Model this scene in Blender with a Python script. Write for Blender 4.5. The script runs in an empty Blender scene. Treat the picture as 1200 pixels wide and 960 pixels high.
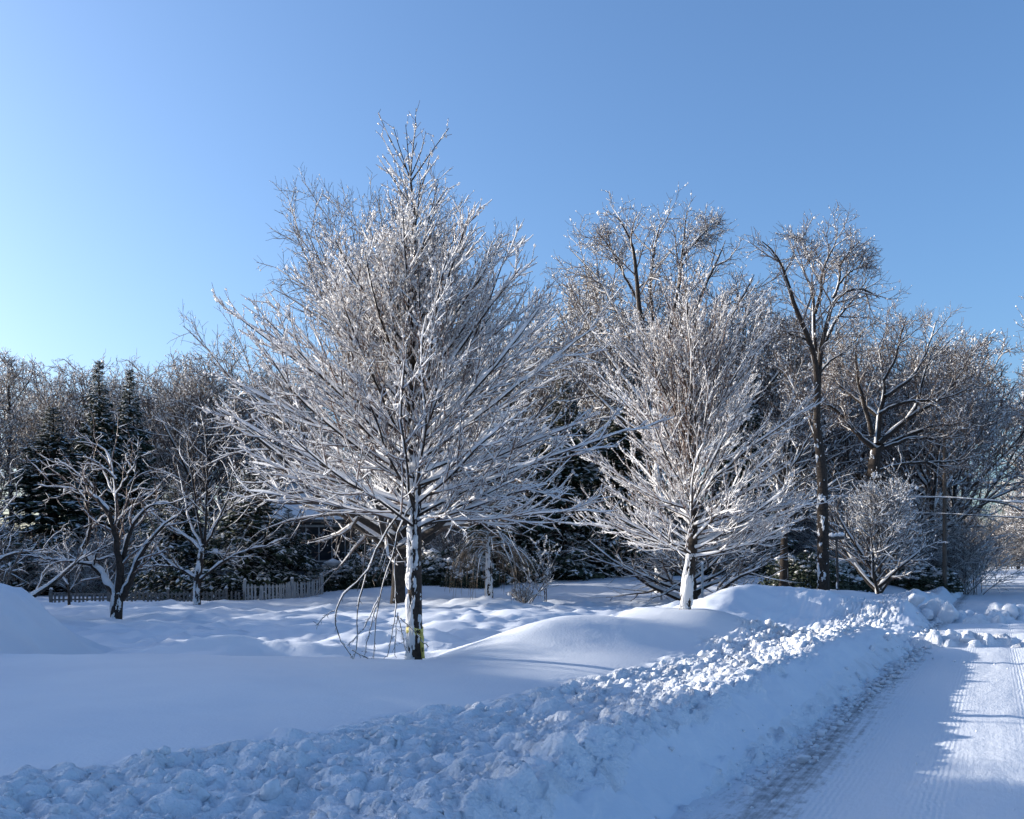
import bpy, math
import numpy as np

# ------------------------------------------------------------------ camera, sky, sun, exposure
F, HOR, EYE = 1150.0, 663.0, 1.7          # focal length in photo pixels, horizon row, eye height in metres
sc = bpy.context.scene
cam = bpy.data.cameras.new('camera'); camo = bpy.data.objects.new('camera', cam)
sc.collection.objects.link(camo); sc.camera = camo
camo.location = (0, 0, EYE); camo.rotation_euler = (math.radians(90), 0, 0)
cam.sensor_width = 36; cam.lens = 36 * F / 1200; cam.shift_y = (HOR - 480) / 1200
cam.clip_start = 0.05; cam.clip_end = 3000

SUN_AZ, SUN_EL = math.radians(-74), math.radians(14.5)    # azimuth clockwise from the view axis (+y)
world = bpy.data.worlds.new('World'); sc.world = world; world.use_nodes = True
wn = world.node_tree.nodes; wl = world.node_tree.links
sky = wn.new('ShaderNodeTexSky'); sky.sky_type = 'NISHITA'; sky.sun_disc = False
sky.sun_elevation = SUN_EL; sky.sun_rotation = SUN_AZ
sky.air_density = 1.0; sky.dust_density = 2.5; sky.ozone_density = 4.9; sky.altitude = 0
wl.new(sky.outputs['Color'], wn['Background'].inputs['Color'])
wn['Background'].inputs['Strength'].default_value = 0.15
sund = bpy.data.lights.new('sun', 'SUN'); suno = bpy.data.objects.new('sun', sund)
sc.collection.objects.link(suno)
sund.energy = 5.0; sund.angle = math.radians(0.7); sund.color = (1.0, 0.93, 0.83)
from mathutils import Vector
SD = Vector((math.sin(SUN_AZ) * math.cos(SUN_EL), math.cos(SUN_AZ) * math.cos(SUN_EL), math.sin(SUN_EL)))
suno.rotation_euler = SD.to_track_quat('Z', 'Y').to_euler(); suno.location = SD * 100
sc.view_settings.view_transform = 'Standard'; sc.view_settings.look = 'None'
sc.view_settings.gamma = 1.0; sc.view_settings.use_curve_mapping = False
sc.view_settings.exposure = 0.93
sc.render.engine = 'CYCLES'
sc.cycles.max_bounces = 6; sc.cycles.diffuse_bounces = 3; sc.cycles.transparent_max_bounces = 4
sc.cycles.use_denoising = True

# ------------------------------------------------------------------ helpers
C = sc.collection
def px(u, D): return (u - 600) / F * D                       # photo column at a distance -> metres across
def pz(v, D): return EYE + (HOR - v) / F * D

def mesh(name, V, quads=None, tris=None, mat=None, smooth=True, mats=None, midx=None):
    V = np.ascontiguousarray(V, dtype=np.float32).reshape(-1, 3)
    q = np.zeros((0, 4), np.int32) if quads is None else np.asarray(quads, np.int32).reshape(-1, 4)
    t = np.zeros((0, 3), np.int32) if tris is None else np.asarray(tris, np.int32).reshape(-1, 3)
    me = bpy.data.meshes.new(name)
    me.vertices.add(len(V)); me.vertices.foreach_set('co', V.ravel())
    nl = q.size + t.size
    me.loops.add(nl); me.loops.foreach_set('vertex_index', np.concatenate([q.ravel(), t.ravel()]))
    me.polygons.add(len(q) + len(t))
    st = np.concatenate([np.arange(len(q)) * 4, q.size + np.arange(len(t)) * 3]).astype(np.int32)
    me.polygons.foreach_set('loop_start', st)
    me.polygons.foreach_set('use_smooth', np.full(len(st), bool(smooth)))
    for m in (mats or ([mat] if mat else [])): me.materials.append(m)
    if midx is not None: me.polygons.foreach_set('material_index', np.asarray(midx, np.int32))
    me.update(calc_edges=True)
    return me

def obj(name, me, parent=None, loc=None):
    o = bpy.data.objects.new(name, me); C.objects.link(o)
    if parent is not None: o.parent = parent
    if loc is not None: o.location = loc
    return o
def tag(o, label=None, cat=None, group=None, kind=None):
    for k, v in (('label', label), ('category', cat), ('group', group), ('kind', kind)):
        if v: o[k] = v
    return o
def thing(name, label, cat, loc=(0, 0, 0), rz=0, group=None, sc_=1.0):
    o = bpy.data.objects.new(name, None); C.objects.link(o); o.empty_display_size = 0.2
    o.location = loc; o.rotation_euler = (0, 0, rz)
    o.scale = (sc_, sc_, sc_) if np.isscalar(sc_) else sc_
    return tag(o, label, cat, group)
def copy_tree(o, parent=None):
    c = o.copy(); C.objects.link(c); c.parent = parent
    for ch in list(o.children): copy_tree(ch, c)
    return c
def place(proto, first, label, loc, rz, s, group):
    o = proto if first else copy_tree(proto)
    o.location = loc; o.rotation_euler = (0, 0, rz); o.scale = (s, s, s) if np.isscalar(s) else s
    o['label'] = label
    if group: o['group'] = group
    elif 'group' in o: del o['group']
    return o

class MB:                                                     # boxes and prisms gathered into one mesh
    def __init__(s): s.v = []; s.q = []; s.t = []; s.n = 0
    def add(s, V, q=(), t=()):
        V = np.asarray(V, float).reshape(-1, 3)
        if len(q): s.q.append(np.asarray(q).reshape(-1, 4) + s.n)
        if len(t): s.t.append(np.asarray(t).reshape(-1, 3) + s.n)
        s.v.append(V); s.n += len(V); return s
    def box(s, x0, x1, y0, y1, z0, z1):
        V = [(x, y, z) for z in (z0, z1) for y in (y0, y1) for x in (x0, x1)]
        return s.add(V, [(0, 2, 3, 1), (4, 5, 7, 6), (0, 1, 5, 4), (2, 6, 7, 3), (0, 4, 6, 2), (1, 3, 7, 5)])
    def prism(s, poly, y0, y1):                               # polygon in x,z pulled along y (fan caps: convex)
        n = len(poly); V = [(a, y0, b) for a, b in poly] + [(a, y1, b) for a, b in poly]
        q = [(i, (i + 1) % n, n + (i + 1) % n, n + i) for i in range(n)]
        t = [(0, i + 1, i) for i in range(1, n - 1)] + [(n, n + i, n + i + 1) for i in range(1, n - 1)]
        return s.add(V, q, t)
    def build(s, name, mat, parent=None, smooth=False, loc=None):
        me = mesh(name, np.concatenate(s.v), np.concatenate(s.q) if s.q else None,
                  np.concatenate(s.t) if s.t else None, mat, smooth)
        return obj(name, me, parent, loc)

# gradient noise on numpy arrays
_pr = np.random.default_rng(11)
_perm = np.concatenate([_pr.permutation(512)] * 2); _ga = _pr.uniform(0, 2 * np.pi, 512)
_gx, _gy = np.cos(_ga), np.sin(_ga)
def noise(x, y):
    xi = np.floor(x).astype(int); yi = np.floor(y).astype(int); fx = x - xi; fy = y - yi
    u = fx * fx * fx * (fx * (fx * 6 - 15) + 10); v = fy * fy * fy * (fy * (fy * 6 - 15) + 10)
    def g(i, j):
        h = _perm[(_perm[(xi + i) & 511] + yi + j) & 511]
        return _gx[h] * (fx - i) + _gy[h] * (fy - j)
    a = g(0, 0) * (1 - u) + g(1, 0) * u; b = g(0, 1) * (1 - u) + g(1, 1) * u
    return (a * (1 - v) + b * v) * 1.5
def fbm(x, y, o=4, g=0.5):
    r = 0; a = 1.0
    for k in range(o): r = r + a * noise(x * 2 ** k + 17.3 * k, y * 2 ** k - 9.1 * k); a *= g
    return r
def ss(a, b, x):
    t = np.clip((x - a) / (b - a), 0, 1); return t * t * (3 - 2 * t)
def smin(a, b, k):
    h = np.clip(0.5 + 0.5 * (b - a) / k, 0, 1); return b * (1 - h) + a * h - k * h * (1 - h)

# ------------------------------------------------------------------ materials
def mat(name, col, rough=0.8, col2=None, nscale=5.0, bump=0.0, bscale=20.0, spec=0.3, coat=0.0, detail=4, bdist=0.02,
        nlo=0.35, nhi=0.65, metal=0.0):
    m = bpy.data.materials.new(name); m.use_nodes = True
    n = m.node_tree.nodes; l = m.node_tree.links; b = n['Principled BSDF']
    b.inputs['Base Color'].default_value = (*col, 1); b.inputs['Roughness'].default_value = rough
    b.inputs['Specular IOR Level'].default_value = spec; b.inputs['Coat Weight'].default_value = coat
    b.inputs['Coat Roughness'].default_value = 0.15; b.inputs['Metallic'].default_value = metal
    tc = n.new('ShaderNodeTexCoord')
    if col2:
        t = n.new('ShaderNodeTexNoise'); t.inputs['Scale'].default_value = nscale; t.inputs['Detail'].default_value = detail
        r = n.new('ShaderNodeValToRGB'); r.color_ramp.elements[0].position = nlo; r.color_ramp.elements[1].position = nhi
        r.color_ramp.elements[0].color = (*col, 1); r.color_ramp.elements[1].color = (*col2, 1)
        l.new(tc.outputs['Object'], t.inputs['Vector']); l.new(t.outputs['Fac'], r.inputs['Fac'])
        l.new(r.outputs['Color'], b.inputs['Base Color'])
    if bump:
        t = n.new('ShaderNodeTexNoise'); t.inputs['Scale'].default_value = bscale; t.inputs['Detail'].default_value = 6
        bm = n.new('ShaderNodeBump'); bm.inputs['Strength'].default_value = bump; bm.inputs['Distance'].default_value = bdist
        l.new(tc.outputs['Object'], t.inputs['Vector']); l.new(t.outputs['Fac'], bm.inputs['Height'])
        l.new(bm.outputs['Normal'], b.inputs['Normal'])
    return m

M = {}
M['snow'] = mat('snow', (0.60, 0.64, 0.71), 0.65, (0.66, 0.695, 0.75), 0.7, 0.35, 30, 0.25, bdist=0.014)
M['rubble'] = mat('plowed_snow', (0.56, 0.58, 0.62), 0.7, (0.67, 0.70, 0.75), 2.6, 0.9, 28, 0.25, bdist=0.03, nlo=0.28, nhi=0.5)
M['clod'] = mat('snow_lump', (0.60, 0.625, 0.67), 0.7, (0.68, 0.71, 0.76), 1.5, 0.35, 6, 0.25, bdist=0.02)
M['tsnow'] = mat('tree_snow', (0.90, 0.905, 0.92), 0.6, spec=0.3)
M['ice'] = mat('ice', (0.90, 0.88, 0.87), 0.25, spec=0.5)
for k in ('tsnow', 'ice'):
    nt = M[k].node_tree; tr = nt.nodes.new('ShaderNodeBsdfTranslucent'); tr.inputs['Color'].default_value = (0.95, 0.93, 0.91, 1); mx = nt.nodes.new('ShaderNodeMixShader')
    mx.inputs[0].default_value = 0.55 if k == 'ice' else 0.38; nt.links.new(nt.nodes['Principled BSDF'].outputs[0], mx.inputs[1]); nt.links.new(tr.outputs[0], mx.inputs[2]); nt.links.new(mx.outputs[0], nt.nodes['Material Output'].inputs['Surface'])
M['bark'] = mat('bark', (0.022, 0.017, 0.014), 0.9, (0.050, 0.037, 0.029), 14, 0.8, 40, bdist=0.03)
M['bark_grey'] = mat('grey_bark', (0.026, 0.022, 0.020), 0.9, (0.055, 0.045, 0.038), 6, 0.7, 25, bdist=0.03)
M['twig'] = mat('twig', (0.10, 0.058, 0.042), 0.6, (0.17, 0.10, 0.072), 3, coat=0.3)
M['twig_far'] = mat('far_twig', (0.085, 0.062, 0.05), 0.75, (0.15, 0.11, 0.085), 0.6, coat=0.15)
M['twig_tan'] = mat('tan_twig', (0.14, 0.10, 0.07), 0.8, (0.20, 0.15, 0.105), 2)
M['needle'] = mat('needle', (0.020, 0.034, 0.022), 0.7, (0.05, 0.065, 0.035), 1.2)
M['leaf'] = mat('evergreen_leaf', (0.018, 0.03, 0.018), 0.5, (0.04, 0.055, 0.03), 2)
M['wood_grey'] = mat('weathered_wood', (0.10, 0.092, 0.085), 0.85, (0.19, 0.175, 0.16), 9, 0.3, 40)
M['wood_white'] = mat('white_paint', (0.27, 0.28, 0.29), 0.7, (0.36, 0.36, 0.36), 3)
M['siding'] = mat('dark_siding', (0.055, 0.058, 0.065), 0.8, (0.075, 0.075, 0.08), 2)
M['glass'] = mat('window_glass', (0.02, 0.024, 0.03), 0.08, spec=0.6)
M['steel'] = mat('galvanised_steel', (0.36, 0.38, 0.40), 0.45, (0.46, 0.47, 0.48), 8, metal=0.5)
M['sign_back'] = mat('sign_back', (0.32, 0.32, 0.31), 0.5, (0.4, 0.4, 0.39), 4)
M['post_dark'] = mat('dark_post', (0.03, 0.027, 0.025), 0.7, (0.06, 0.05, 0.045), 10)
M['tape'] = mat('yellow_tape', (0.56, 0.47, 0.10), 0.5, (0.66, 0.56, 0.16), 15)
M['ink'] = mat('black_ink', (0.012, 0.012, 0.012), 0.5)
M['wire'] = mat('wire', (0.02, 0.02, 0.022), 0.6)
M['pole'] = mat('utility_pole_wood', (0.07, 0.055, 0.045), 0.9, (0.12, 0.095, 0.075), 8)

# ------------------------------------------------------------------ the lie of the land
RA = math.atan2(565, F)                       # the road runs this far right of the view axis
RS = np.array([math.sin(RA), math.cos(RA)]); RT = np.array([-math.cos(RA), math.sin(RA)]); T0 = 1.62
def st(x, y): return x * RS[0] + y * RS[1], x * RT[0] + y * RT[1] - T0
def xy(s, t): t = t + T0; return s * RS[0] + t * RT[0], s * RS[1] + t * RT[1]
def bumpf(x, y, cx, cy, rx, ry, h, rot=0.0, p=1.0):
    dx, dy = x - cx, y - cy; c, s_ = math.cos(rot), math.sin(rot)
    d = ((dx * c + dy * s_) / rx) ** 2 + ((-dx * s_ + dy * c) / ry) ** 2
    return h * np.exp(-d ** p)
def H(x, y):
    x = np.asarray(x, float); y = np.asarray(y, float); s, t = st(x, y)
    lawn = 0.13 + 0.06 * noise(x * 0.11, y * 0.11 + 5)
    near = ss(13, 17, y) * (1 - ss(40, 46, y)) * ss(3, 6, t)
    rip = fbm(x * 0.55 + 3, y * 0.8, 4, 0.5)
    lawn = lawn + near * (0.15 * rip + 0.13 * np.abs(fbm(x * 0.9, y * 1.5 + 40, 3)) )
    hill = ss(38, 50, y) * ss(-13, -5, x) * (0.62 + 0.45 * ss(-5, 12, x)) * (1 - ss(60, 120, y) * 0.3)
    lawn = lawn + hill
    lawn = lawn + ss(10, 60, t) * ss(60, 120, y) * 1.2
    # the broad drift beside the road that ends in a low crest
    f = smin(y - 12.5 - 0.5 * noise(x * 0.3, 2.2), t - 4.5 - 0.6 * noise(s * 0.25, 7.7), 0.8)
    fall = ss(0.0, 2.2, f)
    berm = 0.44 + 0.10 * ss(2.6, 5.2, t) + 0.045 * noise(x * 0.33, y * 0.33) - 0.10 * ss(9, 3, y) * ss(3, 6, t)
    far = ss(34, 44, s) ; berm = berm * (1 - 0.25 * far)
    h = berm * (1 - fall) + lawn * fall
    for (u, D, hh, rx, ry, rot) in MOUNDS:
        h = h + bumpf(x, y, px(u, D), D, rx, ry, hh, rot)
    # pile at the left edge
    d = np.hypot((x + 9.05) / 1.0, (y - 15.0) / 1.5) + 0.12 * noise(x * 0.9, y * 0.9)
    h = h + np.maximum(0, smin(1.55 - 0.02 * d, 1.95 - 0.78 * d, 0.5)) * ss(2.9, 1.9, d)
    # the plow's cut face at the road edge
    edge = 0.10 * noise(s * 0.9, 3.3) + 0.05 * noise(s * 3.1, 8.3) - np.interp(s, [0, 7, 9, 13, 17, 21, 26], [.34, .30, .20, .10, .0, -.12, .1])
    wall = ss(-0.10, 0.66, t + edge) ** 0.8
    crest = bumpf(t, 0 * t, 0.80, 0, 0.30, 1, 1.0)
    up = 0.07 + 0.05 * noise(s * 0.35, 1.1) 
    bk = h * 1.0 + crest * up - 0.15 * bumpf(t, 0 * t, 1.9, 0, 0.8, 1, 1.0)
    gap = 1 - 0.78 * bumpf(s, 0 * s, 25.5, 0, 3.6, 1, 1.0, p=2) * (1 - ss(3.0, 5.5, t))
    tall = 1 + 0.4 * bumpf(s, 0 * s, 41, 0, 6, 1, 1.0, p=2) * (1 - ss(3, 7, t)) + 1.2 * bumpf(s, 0 * s, 62, 0, 9, 1, 1.0, p=2) * (1 - ss(4, 8, t))
    h = np.where(t < 12, bk * gap * tall, h)
    h = np.where(t < 2.2, h * wall - 0.06 * (1 - ss(-0.2, 0.12, t + edge)), h)
    # the other side of the road
    r = -t - 7.2
    h2 = 0.75 * ss(0, 1.0, r) - 0.35 * ss(2.5, 6, r) + 0.08 * noise(x * .5, y * .5) * ss(0, 1, r) - 0.06
    return np.where(t < -3.5, h2, h)
MOUNDS = [  # photo column, distance, extra height, radii, turn
    (487, 13.0, -0.07, .38, .38, 0), (801, 18.6, -.06, .36, .36, 0), (137, 28, -.08, .5, .5, 0),     (692, 16.0, 0.36, 2.0, 1.25, 0.35), (640, 14.9, 0.10, 1.5, 0.9, 0.3), (806, 18.6, 0.44, 1.9, 1.5, 0.3), (905, 28.0, 0.80, 3.2, 2.2, 0.3),
    (965, 31.5, 0.28, 2.6, 2.0, 0.3), (1010, 34.5, 0.24, 2.6, 2.2, 0.3), (560, 27.5, 0.28, 3.2, 1.1, 0.05), (455, 19.0, 0.26, 1.5, 0.7, -0.2),
    (640, 21.0, 0.20, 1.5, 0.9, 0.2), (225, 16.6, 0.24, 1.0, 0.45, 0.0), (300, 16.9, 0.24, 1.0, 0.4, 0.1), (380, 16.6, .16, 1.3, .35, 0.05), (480, 24.0, 0.12, 2.0, 0.7, 0.0),
    (350, 29.0, 0.12, 2.2, 0.8, 0.0), (690, 24.5, 0.22, 2.4, 0.8, 0.1), (560, 36.0, 0.25, 2.6, 1.6, 0.0), (860, 40, 0.35, 4.5, 2.2, 0.0)]
def gz(x, y): return float(H(np.array([x]), np.array([y]))[0])

# snow field: a grid that follows the road, fine near the camera
def graded(a, b, f):
    r = [a]
    while r[-1] < b: r.append(r[-1] + f(r[-1]))
    return np.array(r)
rng = np.random.default_rng(5)
S = np.concatenate([graded(-30, 1.9, lambda s: 1.0)[:-1], graded(2.0, 260, lambda s: max(0.024, 0.0082 * s))])
Tg = np.concatenate([np.arange(-0.7, 4.0, 0.0245), graded(4.0, 130, lambda t: max(0.035, 0.014 * (t + 1)))])
SS_, TT_ = np.meshgrid(S, Tg, indexing='ij')
X, Y = xy(SS_, TT_)
Z = H(X, Y)
# lumps thrown by the plow, stamped into the surface
def stamp(Z, S, Tg, lumps):
    for (s0, t0, r, hh, rot, p, ta, tb, asp) in lumps:
        i0, i1 = np.searchsorted(S, [s0 - 1.3 * r, s0 + 1.3 * r]); j0, j1 = np.searchsorted(Tg, [t0 - 1.3 * r, t0 + 1.3 * r])
        if i1 - i0 < 2 or j1 - j0 < 2: continue
        a = (S[i0:i1, None] - s0) / r; b = (Tg[None, j0:j1] - t0) / r
        c, s_ = math.cos(rot), math.sin(rot); u = (a * c + b * s_); v = (-a * s_ + b * c) * asp
        d = (np.abs(u) ** p + np.abs(v) ** p) ** (1 / p) * (1 + 0.25 * np.sin(3 * np.arctan2(v, u) + rot * 5))
        hgt = hh * np.sqrt(np.clip(1 - d ** 3, 0, 1)) + (ta * u + tb * v) * hh * 0.9
        w = Z[i0:i1, j0:j1]; zc = np.median(w)
        Z[i0:i1, j0:j1] = np.where(d < 1, np.maximum(w, np.minimum(zc * .6 + w * .4 + hgt, w + hh * 1.1)), w)
LIM = lambda s: np.interp(s, [2, 4, 5.5, 8, 12, 30], [3.95, 3.4, 3.0, 2.65, 2.4, 2.2])
def lump_set(n, slo, shi, tc, tw, rmin, rmax, k=0.6):
    s = np.exp(rng.uniform(math.log(slo), math.log(shi), n)); t = (np.interp(s, [0, 7, 9, 13, 17, 21, 26], [.30, .26, .16, .06, -.04, -.14, .06]) if tc == 'toe' else tc) + tw * np.clip(rng.normal(0, 0.55, n), -1.4, 1.4)
    if tc == 1.7: t = .85 + (LIM(s) - .75) * rng.random(n)
    r = rmin * (rmax / rmin) ** (rng.random(n) ** 3.2) * np.clip(s / 9, 0.8, 1.15) ** 0.5
    return [(s[i], t[i], r[i], r[i] * k * rng.uniform(.5, 1.2), rng.uniform(0, 6.3), rng.uniform(1.6, 5.0), rng.uniform(-.7, .7), rng.uniform(-.7, .7), rng.uniform(.7, 1.9)) for i in range(n)]
zone = ss(0.5, 0.85, TT_ + 0.15 * noise(SS_ * 1.3, TT_ * 0 + 1.7)) * (1 - ss(-.35, .3, TT_ - LIM(SS_) + 0.35 * noise(SS_ * 0.8, TT_ * 0.8)))
zone *= 1 - 0.5 * ss(40, 60, SS_)
tz = zone + ss(-0.25, 0.0, TT_) * (1 - ss(0.12, 0.45, TT_)) * 0.6
Z += zone * (0.045 * fbm(SS_ * 2.6, TT_ * 2.6, 3) + 0.046 * fbm(SS_ * 10, TT_ * 10, 4, .7) + 0.02 * np.abs(noise(SS_ * 17, TT_ * 17)))
face = ss(0.0, 0.2, TT_) * (1 - ss(0.7, 1.0, TT_))
Z += face * (0.016 * fbm(SS_ * 5, TT_ * 7, 4) + 0.02 * fbm(SS_ * 0.9, TT_ * 2, 2))
lumps = lump_set(14000, 2.4, 60, 1.7, 0.9, 0.016, 0.12, .5) + lump_set(1700, 2.4, 60, 'toe', 0.13, 0.018, 0.09, 0.75) + lump_set(1800, 3, 60, 0.82, 0.2, 0.018, 0.09, 0.6)
stamp(Z, S, Tg, lumps)
# rough going across the mouth of the drive
dz = bumpf(SS_, TT_, 26, 2.0, 5.5, 3.0, 1.0, p=2)
Z += dz * (0.10 * fbm(SS_ * 1.2, TT_ * 1.2, 4) + 0.05 * np.abs(fbm(SS_ * 4, TT_ * 4, 3)))
# footprints and wind crust on the lawn
foot = ss(14, 18, Y) * (1 - ss(36, 44, Y)) * ss(6, 9, TT_)
Z += foot * (0.07 * fbm(X * 2.2, Y * 2.6, 3) - .10 * np.clip(noise(X * 1.7 + 3, Y * 1.7) - .25, 0, .3))
Z += (0.012 * fbm(X * 1.1, Y * 1.6, 3) + .003 * np.abs(noise(X * 9, Y * 14))) * ss(3, 4, TT_)
ni, nj = SS_.shape
idx = np.arange(ni * nj).reshape(ni, nj)
q = np.stack([idx[:-1, :-1], idx[:-1, 1:], idx[1:, 1:], idx[1:, :-1]], -1).reshape(-1, 4)[:, ::-1]
fz = (tz > 0.3); fm = fz[:-1, :-1].ravel()
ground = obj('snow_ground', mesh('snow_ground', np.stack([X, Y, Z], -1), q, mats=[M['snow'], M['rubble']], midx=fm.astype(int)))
tag(ground, 'deep blue-shaded snow over the lawn with a plowed bank along the road', kind='structure')
def groundz(x, y):                                             # height of the finished snow mesh
    s, t = st(x, y); i = np.clip(np.searchsorted(S, s), 1, ni - 1); j = np.clip(np.searchsorted(Tg, t), 1, nj - 1)
    return float(min(Z[i, j], Z[i - 1, j - 1]))
# terrain beyond, to the horizon, and the snow on the far side of the road
S2 = np.concatenate([graded(-30, 260, lambda s: 1.5), [300, 500, 900, 1800]])
T2 = np.concatenate([[-1500, -500, -200, -120, -70], np.arange(-40, -6.6, 0.5)])
a, b = np.meshgrid(S2, T2, indexing='ij'); x2, y2 = xy(a, b)
i2 = np.arange(a.size).reshape(a.shape)
qq = np.stack([i2[:-1, :-1], i2[:-1, 1:], i2[1:, 1:], i2[1:, :-1]], -1).reshape(-1, 4)[:, ::-1]
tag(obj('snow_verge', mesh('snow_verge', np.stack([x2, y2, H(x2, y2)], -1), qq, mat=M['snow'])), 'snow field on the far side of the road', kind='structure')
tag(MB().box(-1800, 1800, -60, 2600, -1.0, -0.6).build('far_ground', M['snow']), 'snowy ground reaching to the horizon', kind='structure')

# road: packed snow with the asphalt showing through near the bank
def road_material():
    m = bpy.data.materials.new('packed_snow_road'); m.use_nodes = True
    n = m.node_tree.nodes; l = m.node_tree.links; b = n['Principled BSDF']
    tc = n.new('ShaderNodeTexCoord'); sep = n.new('ShaderNodeSeparateXYZ'); l.new(tc.outputs['Object'], sep.inputs[0])
    def math_(op, a, b_=None, c=None):
        k = n.new('ShaderNodeMath'); k.operation = op
        for i, v in enumerate((a, b_, c)):
            if v is None: continue
            if isinstance(v, (int, float)): k.inputs[i].default_value = v
            else: l.new(v, k.inputs[i])
        return k.outputs[0]
    def noise_(scale, sx, sy, detail=5, rough=0.6):
        mp = n.new('ShaderNodeMapping'); mp.inputs['Scale'].default_value = (sx, sy, 1); l.new(tc.outputs['Object'], mp.inputs[0])
        t = n.new('ShaderNodeTexNoise'); t.inputs['Scale'].default_value = scale; t.inputs['Detail'].default_value = detail
        t.inputs['Roughness'].default_value = rough; l.new(mp.outputs[0], t.inputs['Vector']); return t.outputs['Fac']
    def band(c, w):                                            # 1 inside a strip along the road, local x = across
        d = math_('DIVIDE', math_('ABSOLUTE', math_('SUBTRACT', sep.outputs[0], c)), w)
        return math_('SUBTRACT', 1.0, math_('SMOOTH_MIN', d, 1.0, 0.3))
    grit = noise_(9, 1, 0.5, 8, 0.75); streak = noise_(3, 7, 0.10, 6, 0.65); patch = noise_(0.9, 1, 0.35, 3)
    mask = math_('MULTIPLY', band(0.16, 0.72), 1.2)
    mask = math_('ADD', mask, math_('MULTIPLY', band(1.15, 0.5), 0.30))
    mask = math_('ADD', mask, math_('MULTIPLY', band(1.98, 0.22), 0.34))
    mask = math_('ADD', mask, math_('MULTIPLY', band(3.6, 0.35), 0.3))
    e = math_('ADD', math_('MULTIPLY', grit, 1.2), math_('MULTIPLY', streak, 0.7))
    e = math_('ADD', math_('ADD', e, math_('MULTIPLY', patch, 0.5)), -1.66)
    e = math_('ADD', e, math_('MULTIPLY', mask, 0.62))
    r = n.new('ShaderNodeValToRGB'); r.color_ramp.elements[0].position = 0.0; r.color_ramp.elements[1].position = 0.42
    r.color_ramp.elements[0].color = (0.66, 0.69, 0.74, 1); r.color_ramp.elements[1].color = (0.15, 0.158, 0.17, 1)
    l.new(e, r.inputs['Fac']); l.new(r.outputs['Color'], b.inputs['Base Color'])
    b.inputs['Roughness'].default_value = 0.6; b.inputs['Specular IOR Level'].default_value = 0.3
    # tread: fine ribs along the road with cross lugs
    w = n.new('ShaderNodeTexWave'); w.wave_type = 'BANDS'; w.bands_direction = 'X'; w.inputs['Scale'].default_value = 7.0
    w.inputs['Distortion'].default_value = 4.0; w.inputs['Detail'].default_value = 2
    w2 = n.new('ShaderNodeTexWave'); w2.wave_type = 'BANDS'; w2.bands_direction = 'Y'; w2.inputs['Scale'].default_value = 3.2
    w2.inputs['Distortion'].default_value = 2.5
    l.new(tc.outputs['Object'], w.inputs['Vector']); l.new(tc.outputs['Object'], w2.inputs['Vector'])
    tracks = math_('ADD', math_('ADD', band(1.98, 0.16), band(0.5, 0.3)), math_('MULTIPLY', band(1.2, 0.2), 0.7))
    h = math_('MULTIPLY', math_('ADD', w.outputs['Fac'], math_('MULTIPLY', w2.outputs['Fac'], 0.6)), math_('MULTIPLY', tracks, 0.32))
    h = math_('ADD', h, math_('ADD', math_('MULTIPLY', grit, 1.3), math_('MULTIPLY', streak, 0.25)))
    bm = n.new('ShaderNodeBump'); bm.inputs['Strength'].default_value = 0.8; bm.inputs['Distance'].default_value = 0.018
    l.new(h, bm.inputs['Height']); l.new(bm.outputs['Normal'], b.inputs['Normal'])
    return m
# local x runs across the road (right of the left edge), local y along it
ry = np.concatenate([graded(-30, 3, lambda s: 1.0)[:-1], graded(3, 168, lambda s: max(0.05, 0.012 * s))]); rx = np.concatenate([[-1.2, -.6], np.arange(-0.3, 3.2, 0.05), np.arange(3.3, 8.1, 0.3)])
a, b = np.meshgrid(ry, rx, indexing='ij')
rut = -0.018 * np.exp(-((b - 1.98) / 0.13) ** 2) - 0.014 * np.exp(-((b - 0.5) / 0.2) ** 2) - 0.01 * np.exp(-((b - 3.6) / 0.2) ** 2)
rz_ = 0.012 * fbm(b * 1.1, a * 0.35, 3) + 0.006 * fbm(b * 6, a * 2.5, 2) + rut + 0.03 * ss(1, 3, b) * (1 - ss(4, 6, b))
rz_ = rz_ + 0.25 * ss(60, 200, a)
i2 = np.arange(a.size).reshape(a.shape)
qq = np.stack([i2[:-1, :-1], i2[:-1, 1:], i2[1:, 1:], i2[1:, :-1]], -1).reshape(-1, 4)
road = obj('road', mesh('road', np.stack([b, a, rz_], -1), qq, mat=road_material()))
ox, oy = xy(0.0, 0.0); road.location = (ox, oy, 0.0); road.rotation_euler = (0, 0, -RA)
tag(road, 'snow-packed residential road with tyre tracks and a grey slushy edge', kind='structure')

a, b = np.meshgrid(graded(160, 275, lambda s: 2.0), np.arange(-7.6, .61, .4), indexing='ij'); x2, y2 = xy(a, b); i2 = np.arange(a.size).reshape(a.shape)
zz = -0.1 + 0.9 * ss(162, 172, a) + 0.15 * noise(a * .4, b * .4) + .3 * ss(60, 200, a)
qq = np.stack([i2[:-1, :-1], i2[:-1, 1:], i2[1:, 1:], i2[1:, :-1]], -1).reshape(-1, 4)[:, ::-1]
tag(obj('snow_bank', mesh('snow_bank', np.stack([x2, y2, zz], -1), qq, mat=M['snow'])), 'snow bank where the road bends away', kind='structure')

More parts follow.
